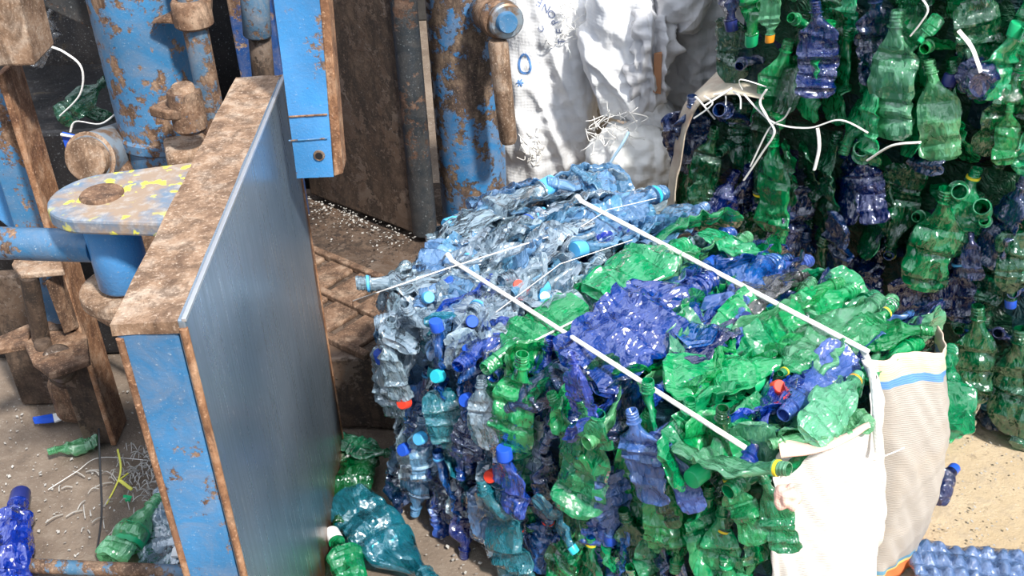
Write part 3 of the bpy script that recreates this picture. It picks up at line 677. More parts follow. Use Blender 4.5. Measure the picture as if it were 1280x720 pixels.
# ---- rear bales
for tier, (zb, rows, s0_) in enumerate(((.0, [.09, .21, .33, .46], .0), (.57, [.10, .23, .36], .09))):
    ntot = 21
    for j, zr in enumerate(rows):
        for i in range(ntot):
            s = s0_+.02+i*.049+R.uniform(-.018, .018); z = zb+zr+R.uniform(-.04, .04)
            if s > 1.06: continue
            w = {'green': 1.0, 'dark green': 4.2, 'navy': 3.0} if tier == 0 else {'green': 2.6, 'dark green': 3, 'navy': 1.4, 'pale green': .5}  # mix leans to dark plastic, putting the rear bales' shade into the colours
            if tier == 0 and j < 2: w = {'dark green': 4.5, 'navy': 2.2, 'green': .3}
            colour = pick(w); c = rear(s, max(z, .095), R.uniform(-.03, .012))
            r_ = R.random()
            ax = V((gA.x*R.gauss(0, .2), gA.y*R.gauss(0, .2), 1)); nrm = (gN+gA*R.choice([.2, -.4, .7, -.9, 1.4])).normalized(); L_ = .20
            lab = f"crushed {colour} bottle in the {['lower', 'upper'][tier]} rear bale, {third((s-s0_)/1.0, ['left', 'middle', 'right'])} part, {['bottom', 'second', 'third', 'top'][j]} row"
            gr = f"{colour} bottles in the {['lower', 'upper'][tier]} rear bale {third((s-s0_)/1.0, ['left', 'middle', 'right'])} {j+1}"
            if r_ < .14:   # end-on, mouth outward
                d = (gN+V((R.uniform(-.4, .4), 0, R.uniform(-.1, .6)))).normalized(); m_ = rear(s, z, .022)
                bottle('short', R.randrange(4), .42, colour, m_-d*.13, m_, UP, lab.replace('bottle in', 'bottle mouth in'), gr+' mouths', ring='yellow' if R.random() < .3 else None)
            else: gen(colour, c, ax, nrm, L_, lab, gr)

# ---- singled-out bottles
def hit(surf, x, y, off):
    if surf == 'top': return atz(x, y, ZT+.02+off)
    if surf == 'front': return atplane(x, y, front(0, 0, .015+off), fN)
    if surf == 'rear': return atplane(x, y, rear(0, 0, off), gN)
    if surf == 'gnd': return atz(x, y, off)
NRM = {'top': UP, 'front': fN, 'rear': gN, 'gnd': UP}
def sp_b(kind, seed, flat, colour, surf, b, m, ob, om, label, tilt=0, **k):
    B_, M_ = hit(surf, *b, ob), hit(surf, *m, om); n = NRM[surf].copy(); n.rotate(Matrix.Rotation(tilt, 3, (M_-B_).normalized()))
    bottle(kind, seed, flat, colour, B_, M_, n, label, **k)
S = [
 # kind seed flat colour surface base mouth offb offm label
 ('soda', 21, .42, 'pale green', 'top', (850, 560), (985, 592), -.02, .03, 'pale green bottle at the near bale corner, open mouth over the white sack', dict(ring='yellow')),
 ('water', 22, .42, 'clear', 'top', (600, 345), (446, 362), .0, .0, 'clear bottle sticking out at the leftmost corner of the front bale', dict(ring='sky')),
 ('water', 23, .42, 'clear', 'top', (640, 375), (470, 400), .01, -.02, 'clear crinkled bottle lying just below the leftmost corner bottle', {}),
 ('water', 24, .42, 'clear', 'top', (560, 300), (690, 232), .0, .02, 'clear bottle with sky blue neck at the far left edge of the front bale top', dict(cap='sky')),
 ('short', 25, .42, 'light blue', 'top', (770, 232), (684, 232), .02, .03, 'sky blue bottle at the back corner of the front bale, neck pointing left', {}),
 ('short', 26, .42, 'light blue', 'top', (760, 245), (716, 210), .01, .05, 'small sky blue bottle standing up at the back corner of the front bale', {}),
 ('water', 27, .42, 'light blue', 'top', (705, 300), (826, 232), .01, .02, 'light blue bottle with neck pointing right at the far edge of the front bale', dict(ring='turquoise')),
 ('grid', 28, .28, 'blue', 'top', (830, 420), (965, 318), .03, .02, 'large shiny dark blue flattened bottle under the right twine on the bale top', {}),
 ('grid', 29, .28, 'blue', 'top', (720, 470), (880, 350), .02, .02, 'dark blue flattened bottle between the two twines on the bale top', {}),
 ('soda', 30, .42, 'green', 'top', (745, 370), (858, 300), .025, .01, 'bright green bottle with star-shaped base under the right twine', {}),
 ('soda', 31, .28, 'green', 'top', (880, 290), (965, 325), .01, .02, 'bright green flattened bottle at the far edge of the front bale, middle', {}),
 ('soda', 32, .42, 'green', 'top', (720, 375), (605, 460), .02, .0, 'bright green bottle bent over the near edge under the left twine', {}),
 ('grid', 33, .28, 'purple blue', 'top', (905, 370), (860, 490), .02, .0, 'blue wrinkled bottle in the middle of the right twine area', {}),
 ('soda', 34, .42, 'green', 'top', (1040, 420), (1165, 408), .01, .03, 'bright green bottle at the right end of the front bale, neck pointing right', {}),
 ('soda', 35, .42, 'pale green', 'top', (1000, 465), (1098, 372), .01, .03, 'pale green bottle pointing away at the right end of the front bale', {}),
 ('short', 36, .42, 'green', 'top', (1060, 425), (1118, 388), .02, .04, 'green ribbed bottle neck above the sack at the right end of the front bale', dict(ring='yellow')),
 ('soda', 37, .42, 'green', 'top', (930, 395), (1055, 350), .0, .02, 'green crumpled bottle at the far right edge of the front bale top', {}),
 ('water', 38, .28, 'grey', 'top', (900, 400), (1010, 340), .005, .01, 'smoky grey flattened bottle at the far edge of the front bale', {}),
 ('grid', 39, .28, 'navy', 'top', (850, 450), (930, 395), .025, .02, 'navy bottle with dark neck near the centre of the front bale top', dict(cap='navy')),
 ('soda', 40, .28, 'green', 'top', (830, 470), (1000, 455), .02, .02, 'green bottle lying left of the red cap on the bale top', {}),
 ('water', 41, .42, 'purple blue', 'top', (1060, 440), (978, 518), .02, .02, 'violet blue bottle with dark open mouth near the red cap', {}),
 ('soda', 42, .28, 'pale green', 'top', (1010, 545), (1075, 470), .02, .02, 'pale green folded bottle in front of the white sack fold', dict(ring='orange')),
 ('soda', 43, .42, 'pale green', 'top', (1085, 520), (965, 560), .01, .0, 'pale green bottle lying along the upper lip of the white sack', {}),
 ('short', 44, .42, 'green', 'top', (1010, 440), (978, 470), .03, .03, 'green bottle with dark open mouth behind the red cap', dict(ring='yellow')),
 ('soda', 45, .42, 'green', 'front', (735, 590), (690, 492), .02, .03, 'large bright green bottle hanging on the near side with round open mouth', {}),
 ('soda', 46, .28, 'green', 'front', (640, 560), (655, 440), .02, .01, 'bright green flattened bottle at the top of the near side beside the clear bottles', {}),
 ('soda', 47, .28, 'green', 'front', (715, 640), (745, 510), .035, .03, 'bright green crushed bottle in the middle of the near side, below the round mouths', {}),
 ('short', 48, .42, 'green', 'front', (760, 560), (722, 500), .03, .05, 'green bottle with a wide open mouth beside the dark ribbed neck', {}),
 ('grid', 49, .28, 'purple blue', 'front', (815, 628), (790, 515), .045, .04, 'violet blue wrinkled bottle hanging over the near side', {}),
 ('soda', 50, .28, 'purple blue', 'front', (870, 640), (832, 555), .04, .03, 'small violet blue folded bottle right of the large violet one', {}),
 ('grid', 51, .42, 'blue', 'front', (735, 520), (715, 445), .04, .05, 'deep blue bottle bottom folded over the near edge below the left twine', {}),
 ('water', 52, .42, 'navy', 'front', (715, 470), (632, 510), .01, .03, 'navy ribbed bottle neck at the near edge, pointing left', {}),
 ('short', 53, .42, 'navy', 'front', (700, 500), (680, 560), .01, .02, 'navy ribbed bottle neck pointing down below the round green mouths', {}),
 ('soda', 54, .42, 'green', 'front', (945, 680), (905, 590), .03, .02, 'green bottle with yellow neck ring on the near side by the corner', dict(ring='yellow')),
 ('soda', 55, .28, 'green', 'front', (985, 690), (955, 590), .02, .01, 'long bright green bottle hanging at the near corner beside the sack', {}),
 ('soda', 56, .28, 'dark green', 'front', (845, 660), (815, 600), .03, .02, 'dull green flattened bottle below the violet blue bottle', dict(ring='yellow')),
 ('soda', 57, .42, 'teal', 'front', (650, 735), (598, 600), .035, .03, 'large teal bottle at the bottom of the near side', {}),
 ('short', 58, .42, 'blue', 'front', (640, 640), (628, 560), .03, .035, 'dark bottle with blue cap on the near side beside the teal bottle', dict(cap='blue')),
 ('water', 59, .42, 'teal', 'front', (668, 620), (720, 690), .03, .045, 'bottle with turquoise cap pointing outward low on the near side', dict(cap='turquoise')),
 ('water', 60, .42, 'clear', 'front', (505, 500), (480, 420), .02, .02, 'clear flattened bottle at the upper left corner of the near side', {}),
 ('water', 61, .28, 'clear', 'front', (610, 560), (598, 470), .025, .02, 'crinkled clear bottle in the middle of the clear area of the near side', {}),
 ('grid', 62, .28, 'navy', 'rear', (1022, 122), (1023, 0), .05, .03, 'navy bottle with square grid dimples hanging in the upper rear bale', {}),
 ('grid', 63, .85, 'navy', 'rear', (1228, 105), (1215, 70), .05, -.10, 'navy bottle showing its round ribbed base in the upper rear bale', dict(scale=.9)),
 ('grid', 64, .28, 'navy', 'rear', (1095, 280), (1075, 185), .04, .0, 'navy grid-dimpled bottle at the top of the lower rear bale', {}),
 ('soda', 65, .42, 'pale green', 'rear', (1112, 172), (1118, 12), .03, .02, 'long dusty pale green bottle in the middle of the upper rear bale', {}),
 ('soda', 66, .28, 'pale green', 'rear', (1180, 200), (1165, 75), .02, .01, 'dusty flattened green bottle right of the long pale one in the upper rear bale', {}),
 ('short', 67, .42, 'green', 'rear', (1175, 20), (1148, 52), .0, .035, 'green bottle with a bright green cap facing out in the upper rear bale', dict(cap='green')),
 ('short', 68, .42, 'pale green', 'rear', (962, -10), (965, 52), .03, .03, 'pale bottle with orange cap at the upper left of the upper rear bale', dict(cap='orange')),
 ('soda', 69, .42, 'green', 'rear', (968, 290), (968, 165), .02, .01, 'green bottle tied with white twine at its neck in the lower rear bale', {}),
 ('soda', 70, .42, 'green', 'rear', (1150, 360), (1190, 235), .02, .03, 'large smooth green bottle in the middle of the lower rear bale', {}),
 ('grid', 71, .28, 'navy', 'rear', (1218, 350), (1212, 290), .025, .01, 'glossy navy crumpled bottle in the right half of the lower rear bale', {}),
 ('short', 72, .42, 'green', 'rear', (1082, 220), (1078, 190), -.13, .035, 'green bottle with round open mouth facing out at the seam between the rear bales', {}),
 ('short', 73, .42, 'green', 'rear', (1200, 250), (1194, 230), -.13, .035, 'green round open bottle mouth at the right of the lower rear bale top', {}),
 ('short', 74, .42, 'green', 'rear', (1226, 290), (1222, 260), -.13, .035, 'green bottle with ribbed open neck tilted up in the lower rear bale', {}),
 ('short', 75, .42, 'navy', 'rear', (935, 150), (905, 132), -.13, .035, 'dark navy bottle mouth at the top left corner of the lower rear bale', {}),
 ('soda', 76, .42, 'dark green', 'rear', (870, 250), (895, 160), .02, .02, 'green bottle at the upper left corner of the lower rear bale', {}),
 ('soda', 77, .42, 'dark green', 'rear', (1268, 290), (1262, 385), .02, .02, 'dark green bottle hanging neck down at the right edge of the lower rear bale', dict(cap='blue')),
 ('soda', 78, .42, 'dark green', 'rear', (1212, 500), (1228, 385), .03, .03, 'dusty dark green bottle standing low in the rear bale', {}),
 ('soda', 79, .42, 'dark green', 'rear', (1265, 540), (1275, 410), .03, .03, 'dark teal green bottle standing at the bottom right corner', {}),
 ('soda', 80, .42, 'green', 'rear', (1255, 205), (1262, 130), .02, .02, 'smooth green bottle at the right edge of the upper rear bale', {}),
]
for kind, seed, flat, colour, surf, b_, m_, ob, om, lab, k in S:
    sp_b(kind, seed, flat, colour, surf, b_, m_, ob, om, lab, tilt=R.uniform(-.35, .35), **k)
# bright loose caps caught among the bottles
def cap_obj(p, d, col, label, r=.0155):
    d = V(d).normalized(); b = lathe(nb(), V(p)-d*.008, V(p)+d*.008, [(0, r*.9), (.05, r), (.85, r*.97), (1, r*.85)], 28)
    bmesh.ops.recalc_face_normals(b, faces=b.faces[:])
    obj('bottle_cap', b, CM[col], smooth=35, label=label, cat='bottle cap')
for (x, y, o_, d, c, lab) in [
 (972, 484, .045, (.2, -.5, .6), 'red', 'red bottle cap beside the violet blue bottle on the bale top'),
 (603, 312, .035, (-.3, -.4, .8), 'red', 'red cap under clear plastic at the far left of the bale top'),
 (640, 331, .03, (.5, -.4, .6), 'red', 'red cap near the middle of the clear bottles on the bale top'),
 (692, 262, .035, (.6, -.2, .6), 'red', 'red cap near the far corner of the bale top'),
 (686, 298, .035, (.5, -.5, .6), 'red', 'red cap left of the right twine among the clear bottles'),
 (648, 358, .04, (.1, -.5, .7), 'red', 'red cap just above the left twine'),
 (535, 372, .045, (.3, -.7, .5), 'sky', 'sky blue cap on the left end of the bale top'),
 (590, 402, .045, (.1, -.8, .5), 'blue', 'blue cap at the near left edge of the bale top'),
 (560, 352, .04, (-.3, -.6, .6), 'blue', 'blue cap behind the sky blue cap on the left end'),
 (640, 292, .04, (-.3, -.4, .8), 'turquoise', 'turquoise cap among the clear bottles, far side'),
 (680, 372, .04, (.2, -.6, .6), 'sky', 'sky blue cap just below the left twine'),
 (745, 300, .04, (.2, -.6, .6), 'blue', 'blue cap just left of the right twine')]:
    cap_obj(atz(x, y, ZT+o_-.012), d, c, lab, .011)
for (x, y, c, lab) in [(505, 503, 'red', 'red cap on the clear part of the bale near side'), (547, 470, 'turquoise', 'turquoise cap high on the clear part of the near side'), (505, 562, 'blue', 'blue cap low at the left corner of the near side'), (583, 500, 'blue', 'blue cap in the middle of the clear part of the near side'), (525, 548, 'sky', 'sky blue cap low on the clear part of the near side'), (614, 595, 'red', 'red cap above the large teal bottle')]:
    cap_obj(hit('front', x, y, .02), fN+V((0, 0, .4)), c, lab, .012)

# ------------------------------------------------------------------ twine
def ontop(x, y, off=.035): return atz(x, y, ZT+off)
def twine(pts, r, label, group=None, name='twine', flat=.5):
    b = tube(nb(), pts, r, 8, flat=flat); return obj(name, b, m_twine, smooth=80, label=label, cat='twine', group=group)
def draped(pts, lift=.004, n=40, lo=.0):
    bpy.context.view_layer.update(); dg = bpy.context.evaluated_depsgraph_get(); path = []
    for i in range(n+1):
        x = i/n*(len(pts)-1); k = min(int(x), len(pts)-2); t_ = x-k; px_ = pts[k][0]*(1-t_)+pts[k+1][0]*t_; py_ = pts[k][1]*(1-t_)+pts[k+1][1]*t_
        d = ray(px_, py_).normalized(); p = None; z = -1
        # height of whatever lies under the line of the twine
        q = atz(px_, py_, ZT+.03)
        h = SC.ray_cast(dg, V((q.x, q.y, 1.2)), V((0, 0, -1)))
        path.append((px_, py_, h[1].z if h[0] else ZT))
    zs = [p[2] for p in path]
    up_ = [max(zs[max(0, i-3):i+4]) for i in range(len(zs))]; up_ = [sum(up_[max(0, i-3):i+4])/len(up_[max(0, i-3):i+4]) for i in range(len(up_))]
    return [atz(p[0], p[1], min(u_, ZT+.14)+lift) for p, u_ in zip(path, up_)]
twine([ontop(553, 318, .0)+V((-.03, .05, -.12)), *draped([(556, 320), (932, 560)])], .0042, 'white twine across the front bale, the left of its two')
twine([ontop(712, 243, .0)+V((-.02, .05, -.1)), *draped([(718, 247), (1086, 440)])], .0046, 'white twine across the front bale, the right of its two')
for k, (a, b_, c) in enumerate([((430, 380), (560, 335), (720, 285)), ((640, 440), (720, 400), (830, 345)), ((700, 300), (760, 262), (820, 248)), ((620, 390), (700, 330), (790, 300))]):
    twine(draped([a, b_, c], .002), .0016, 'thin clear plastic strip running along the bottles on the bale top', 'thin plastic strips on the bale top', 'plastic_strip')
def rr_(x, y, o_=.05): return hit('rear', x, y, o_)
twine([rr_(958, 112), rr_(950, 128), rr_(960, 148), rr_(968, 166), rr_(952, 192), rr_(930, 225)], .004, 'white twine knotted round a green bottle neck in the rear bale')
twine([rr_(988, 135), rr_(980, 148), rr_(966, 156), rr_(956, 170), rr_(938, 208)], .003, 'second loose end of white twine beside the knotted one')
twine([rr_(930, 118), rr_(965, 152), rr_(1010, 160), rr_(1050, 150), rr_(1085, 166)], .0022, 'thin white strap along the seam between the two rear bales')
twine([rr_(1022, 160), rr_(1024, 185), rr_(1018, 212)], .0055, 'short hanging white scrap of twine in the middle of the seam')
twine([rr_(1085, 200), rr_(1115, 182), rr_(1150, 178)], .007, 'frayed white twine scrap beside the round green mouths', flat=.35)
twine([rr_(1150, -5), rr_(1160, 12), rr_(1150, 30), rr_(1138, 45)], .003, 'white twine loop near the green cap in the upper rear bale')
twine([rr_(1198, 38), rr_(1214, 58), rr_(1222, 78), rr_(1226, 90)], .006, 'pale twisted film scrap above the round navy base', flat=.4)
# beige wrap at the left of the lower rear bale
def strip(rows, mat, name, label, cat, th=.003, parent=None, amp=.004):
    b = nb(); R_ = []
    for ln in rows: R_.append([b.verts.new(p) for p in smoothpath(ln, 6)])
    for A, B in zip(R_, R_[1:]):
        for i in range(len(A)-1): b.faces.new((A[i], A[i+1], B[i+1], B[i]))
    bmesh.ops.subdivide_edges(b, edges=b.edges[:], cuts=2, use_grid_fill=True)
    roughen(b, amp, 30); return obj(name, b, mat, parent, smooth=70, label=label, cat=cat, solid=th)
r1 = [rr_(955, 122, .02), rr_(915, 118, .03), rr_(878, 128, .03), rr_(862, 150, .03), rr_(852, 190, .03), rr_(844, 232, .03), rr_(842, 275, .03)]
r2 = [rr_(950, 112, -.03), rr_(905, 106, -.02), rr_(868, 116, -.02), rr_(850, 145, -.01), rr_(842, 190, -.0), rr_(835, 232, .0), rr_(832, 275, .0)]
r3 = [p+V((.06, .10, 0))*2 for p in r2]
strip([r1, r2, r3], m_burlap, 'sack_wrap', 'dirty beige sack edge round the left corner of the lower rear bale', 'sack')
for k in range(6):
    a = rr_(868+k*12, 122-k*2, .035); twine([a, a+V((R.uniform(-.03, .03), -.01, R.uniform(-.02, .03))), a+V((R.uniform(-.05, .05), -.015, R.uniform(-.05, .01)))], .002, 'frayed beige fibre at the top left of the lower rear bale', 'frayed beige fibres', 'sack_fibre')

# ------------------------------------------------------------------ sack round the end of the front bale
def interp(pts, s):
    n = len(pts)-1; x = min(max(s*n, 0), n-1e-6); i = int(x); t = x-i
    p0, p1, p2, p3 = pts[max(i-1, 0)], pts[i], pts[i+1], pts[min(i+2, n)]
    return .5*((2*p1)+(p2-p0)*t+(2*p0-5*p1+4*p2-p3)*t*t+(3*p1-p0-3*p2+p3)*t**3)
tp_ = [atz(968, 600, .44), atz(980, 560, .455), atz(1035, 552, .465), atz(1088, 528, .475), atz(1092, 462, .50), atz(1135, 440, .50), atz(1180, 440, .48), atz(1180, 440, .48)+V((.03, .10, -.02))]
bt_ = [V((.385, 1.15, 0)), V((.41, 1.13, 0)), V((.47, 1.15, 0)), V((.555, 1.22, 0)), V((.60, 1.30, 0)), V((.655, 1.34, 0)), V((.705, 1.385, 0)), V((.73, 1.48, 0))]
b = nb(); NSg, NTg = 110, 60; grid = []; uvs = {}
for i in range(NSg+1):
    s = i/NSg; colv = []
    for j in range(NTg+1):
        t_ = j/NTg; p = interp(tp_, s)*(1-t_)+interp(bt_, s)*t_
        out = V((.55, -.75, 0)) if s < .55 else V((.70, -.60, 0))
        bul = .035*math.sin(math.pi*min(t_*1.05, 1))*(math.sin(math.pi*min(s/.58, 1)) if s < .58 else .9*math.sin(math.pi*min((s-.50)/.5, 1))+.1)
        fold = -.028*math.exp(-((s-.59-.02*math.sin(3*t_))/.018)**2)+.014*math.exp(-((s-.545-.02*math.sin(3*t_))/.03)**2)
        w = .010*noise.noise(V((s*9+t_*3, t_*2.2, 3)))+.006*noise.noise(V((s*26-t_*9, t_*6, 9)))+(.004*abs(noise.noise(V((s*14+t_*16, t_*5, 5)))) if s > .55 else 0)
        p = p + out*(bul+fold+w); v = b.verts.new(p); uvs[v] = (s, t_); colv.append(v)
    grid.append(colv)
uvl = b.loops.layers.uv.new('uv')
for i in range(NSg):
    for j in range(NTg):
        f = b.faces.new((grid[i][j], grid[i+1][j], grid[i+1][j+1], grid[i][j+1]))
        for lp in f.loops: lp[uvl].uv = uvs[lp.vert]
def sackmat():
    t = NT('white woven sack with printed stripes'); uv = t.n('ShaderNodeUVMap'); uv.uv_map = 'uv'; sp_ = t.n('ShaderNodeSeparateXYZ'); t.l(uv.outputs[0], sp_.inputs[0])
    s, tt = sp_.outputs[0], sp_.outputs[1]; n2 = t.noise(30, 4, .7); tw = t.math('ADD', tt, t.math('MULTIPLY', t.noise(12), .02))
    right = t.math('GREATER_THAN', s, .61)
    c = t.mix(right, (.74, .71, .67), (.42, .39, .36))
    c = t.mix(t.ramp(t.noise(9, 6, .7), [(.5, 0.0), (.75, .35)]), c, (.55, .45, .34))
    def band(a, b_, col, c, m=right):
        k = t.math('MULTIPLY', t.math('MULTIPLY', t.math('GREATER_THAN', tw, a), t.math('LESS_THAN', tw, b_)), m); return t.mix(k, c, col)
    c = band(-.05, .055, (.78, .58, .46), c); c = band(.055, .085, (.75, .66, .40), c); c = band(.085, .115, (.10, .28, .62), c)
    r2_ = t.math('GREATER_THAN', s, .52)
    c = band(.915, .935, (.12, .33, .50), c, r2_); c = band(.935, .95, (.85, .62, .20), c, r2_); c = band(.95, 1.2, (.78, .20, .06), c, r2_)
    wv = t.n('ShaderNodeTexWave', wave_type='BANDS', bands_direction='Y'); wv.inputs['Scale'].default_value = 42; wv.inputs['Distortion'].default_value = 2; wv.inputs['Detail'].default_value = 2; t.l(uv.outputs[0], wv.inputs['Vector'])
    c = t.mix(t.math('MULTIPLY', wv.outputs['Fac'], .10), c, (.45, .40, .34))
    t.bsdf(c, .55, 0, t.bump(t.math('ADD', t.math('MULTIPLY', wv.outputs['Fac'], .3), n2), .45, .003), .3); return t.m
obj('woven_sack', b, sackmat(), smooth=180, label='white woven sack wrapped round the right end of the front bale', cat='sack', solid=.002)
# pink net scrap, rolled lip, string
m_pink = cloth('pink net', (.80, .50, .40), (.9, .75, .65), .6, 600)
l1 = [atz(972, 548, .478), atz(1005, 552, .478), atz(1045, 545, .485), atz(1086, 527, .487)]; l2 = [atz(976, 572, .47), atz(1008, 568, .475), atz(1046, 556, .485), atz(1088, 533, .487)]
strip([l1, l2], m_pink, 'net_scrap', 'pink net scrap along the upper lip of the white sack', 'net')
b = nb(); bmesh.ops.create_icosphere(b, subdivisions=4, radius=.017, matrix=Matrix.Translation(hit('front', 985, 622, .075))); roughen(b, .009, 90); obj('net_ball', b, m_pink, smooth=180, label='small crumpled pink net ball below the corner bottle mouth', cat='net')
twine([hit('front', 1005, 604, .10), atz(1045, 588, .42), atz(1100, 572, .42), atz(1130, 560, .42)], .0016, 'thin grey string lying across the white sack')
b = nb(); tube(b, [ontop(1078, 436, .045), ontop(1088, 460, .048), atz(1094, 500, .50), atz(1096, 540, .47), atz(1099, 565, .45)], lambda t: .005+.003*t, 10, flat=.5); obj('twine', b, m_twine, smooth=80, label='white cord running down the fold of the sack from the right twine', cat='twine')

# ------------------------------------------------------------------ white sacks behind
def pillow(outline, Y, depth, name, mat, label, fold=(.02, 8, 0), seed=0, lean=0, dirv=(1, 0), nr=44, nn=150, fine=.006):
    pts = [aty(x, y, Y) for x, y in outline]; n0 = len(pts); ring = []
    pl_ = smoothpath(pts+[pts[0]], 8)[:-1]
    tot = len(pl_); ring = [pl_[int(i*tot/nn) % tot] for i in range(nn)]
    c = sum(ring, V((0, 0, 0)))/nn; b = nb()
    def mk(sgn):
        cen = b.verts.new(c+V((0, -sgn*depth, 0))); rs = []
        for k in range(1, nr+1):
            r = k/nr; rs.append([b.verts.new(c.lerp(p, r)+V((0, -sgn*depth*(1-r**2.6)**.5, 0))) for p in ring] if not (sgn < 0 and k == nr) else None)
        return cen, rs
    cf, rf = mk(1); cb, rb = mk(-1); rb[-1] = rf[-1]
    for cen, rs in ((cf, rf), (cb, rb)):
        for i in range(nn):
            b.faces.new((cen, rs[0][i], rs[0][(i+1) % nn]))
        for A, B in zip(rs, rs[1:]):
            for i in range(nn): b.faces.new((A[i], B[i], B[(i+1) % nn], A[(i+1) % nn]))
    for _ in range(8): bmesh.ops.smooth_vert(b, verts=b.verts[:], factor=.5, use_axis_x=True, use_axis_y=True, use_axis_z=True)
    bmesh.ops.recalc_face_normals(b, faces=b.faces[:]); b.normal_update()
    amp, fr, ang = fold; ca, sa = math.cos(ang), math.sin(ang)
    for v in b.verts:
        a = v.co.x*ca+v.co.z*sa; t_ = -v.co.x*sa+v.co.z*ca
        d = amp*(1-abs(noise.noise(V((a*fr, t_*fr*.22, seed))))*3)+amp*.5*noise.noise(V((a*fr*2.3, t_*fr*.5, seed+4)))+fine*noise.noise(v.co*45+V((seed, 0, 0)))
        d += amp*.9*(.25-abs(noise.noise(v.co*11+V((seed*3, 0, 0)))))+amp*.5*(.2-abs(noise.noise(v.co*27+V((seed*3, 5, 0)))))
        v.co += v.normal*d
    return obj(name, b, mat, smooth=180, label=label, cat='sack')
s1o = pillow([(632, -40), (700, -60), (762, -40), (752, 60), (742, 130), (738, 230), (700, 262), (632, 262), (618, 120)], 2.72, .13, 'woven_sack', m_sack, 'tall white woven sack with faded blue print beside the blue column', (.016, 14, .3), 1)
pillow([(756, -40), (815, -40), (800, 40), (806, 95), (850, 150), (850, 172), (800, 165), (752, 130), (722, 85), (730, 45)], 2.56, .10, 'woven_sack', m_sack, 'folded white cloth sack hanging diagonally between the other sacks', (.020, 17, .45), 2)
pillow([(735, 185), (760, 165), (800, 158), (840, 170), (850, 200), (830, 235), (780, 250), (735, 240)], 2.46, .10, 'woven_sack', m_sack_rough, 'plump grainy white sack just behind the front bale corner', (.006, 12, .2), 3, fine=.010)
pillow([(800, -40), (930, -60), (940, 40), (935, 110), (880, 120), (850, 150), (820, 130), (812, 60)], 2.66, .13, 'woven_sack', m_sack_grey, 'greyish white sack left of the upper rear bale', (.020, 9, .15), 4)
pillow([(818, -50), (905, -50), (892, 10), (868, 45), (850, 30), (826, 12)], 2.50, .05, 'woven_sack', m_sack_grey, 'grey cloth flap at the top in front of the greyish sack', (.014, 12, -.6), 8)
pillow([(835, 100), (860, 140), (852, 200), (836, 250), (800, 262), (838, 180)], 2.62, .07, 'woven_sack', m_sack_grey, 'grey cloth behind the plump sack beside the beige wrapped bale corner', (.014, 12, .4), 5)
pillow([(728, 100), (760, 115), (770, 165), (745, 240), (722, 240), (725, 160)], 2.78, .06, 'woven_sack', m_burlap, 'shaded beige sack in the gap between the white sacks', (.01, 12, 0), 6)
pillow([(800, 15), (832, 20), (838, 60), (828, 110), (812, 125), (786, 105), (792, 60)], 2.48, .05, 'plastic_film', m_sack_grey, 'crumpled grey film bundle between the folded cloth and the greyish sack', (.02, 40, 0), 7, fine=.02)
b = nb(); prism(b, [aty(818, 68, 2.42), aty(828, 66, 2.42), aty(826, 118, 2.42), aty(817, 116, 2.42)], (0, .01, 0)); roughen(b, .003, 60); obj('cardboard_scrap', b, plain('brown card', (.42, .20, .10), .8), bevel=.001, label='brown strip of card on the grey film bundle', cat='scrap')
twine([aty(786, 165, 2.34), aty(778, 180, 2.33), aty(765, 200, 2.33), aty(758, 214, 2.33)], .005, 'faded blue tie strip on the plump grainy sack', None, 'tie_strip').data.materials[0] = plain('faded blue strip', (.40, .60, .80), .6)
# loose white fibres around the sack mouths
b = nb()
for k in range(110):
    x, y, Y = R.choice([(R.uniform(690, 745), R.uniform(0, 60), 2.585), (R.uniform(740, 790), R.uniform(140, 175), 2.40), (R.uniform(648, 680), R.uniform(170, 200), 2.6)])
    a = aty(x, y, Y); d = V((R.gauss(0, 1), -.3, R.gauss(0, 1))).normalized()*R.uniform(.02, .05)
    tube(b, [a, a+d*.5+V((R.gauss(0, .008), -.01, R.gauss(0, .008))), a+d], .0011, 4)
obj('sack_fibres', b, m_twine, smooth=80, label='frayed white fibres at the mouths of the sacks', cat='fibre', kind='stuff')
# printed letters on the tall sack, reading upwards
deps = bpy.context.evaluated_depsgraph_get()
bv = BVHTree.FromPolygons([s1o.matrix_world @ v.co if False else v.co+s1o.location for v in s1o.data.vertices], [p.vertices[:] for p in s1o.data.polygons])
def snap(me_verts):
    for v in me_verts:
        h = bv.ray_cast(V((v.co.x, 1.5, v.co.z)), V((0, 1, 0)))
        if h[0] is not None: v.co.y = h[0].y-.0025
for ch, x, y, rot, sz in (('T', 702, 50, 95, 9), ('E', 700, 38, 98, 10), ('P', 694, 27, 118, 9), ('O', 690, 18, 140, 9), ('N', 683, 12, 150, 10), ('E', 675, 5, 150, 10), ('C', 677, 35, 110, 7)):
    cu = bpy.data.curves.new('t', 'FONT'); cu.body = ch; cu.size = 1; cu.align_x = 'CENTER'; cu.align_y = 'CENTER'
    to = bpy.data.objects.new('t', cu); COL.objects.link(to); bpy.context.view_layer.update()
    me = bpy.data.meshes.new_from_object(to.evaluated_get(bpy.context.evaluated_depsgraph_get())); bpy.data.objects.remove(to)
    b = nb(); b.from_mesh(me); c_ = aty(x, y, 2.6); ra = math.radians(rot); k_ = .0215*sz/10*1.25
    for v in b.verts:
        px_, py_ = v.co.x*k_, v.co.y*k_; v.co = V((c_.x+px_*math.cos(ra)-py_*math.sin(ra), 2.6, c_.z+px_*math.sin(ra)+py_*math.cos(ra)))
    snap(b.verts); obj('printed_letter', b, m_inkdark, s1o, label='faded blue printed letter')
b = nb(); c_ = aty(656, 80, 2.6)
tube(b, [c_+V((math.sin(a)*.014*(1-.55*math.cos(a)*.5), 0, math.cos(a)*.024)) for a in [2*math.pi*i/14 for i in range(15)]], .0028, 6); snap(b.verts); obj('printed_emblem', b, m_blueprint, s1o, smooth=80, label='blue drop-shaped printed emblem')
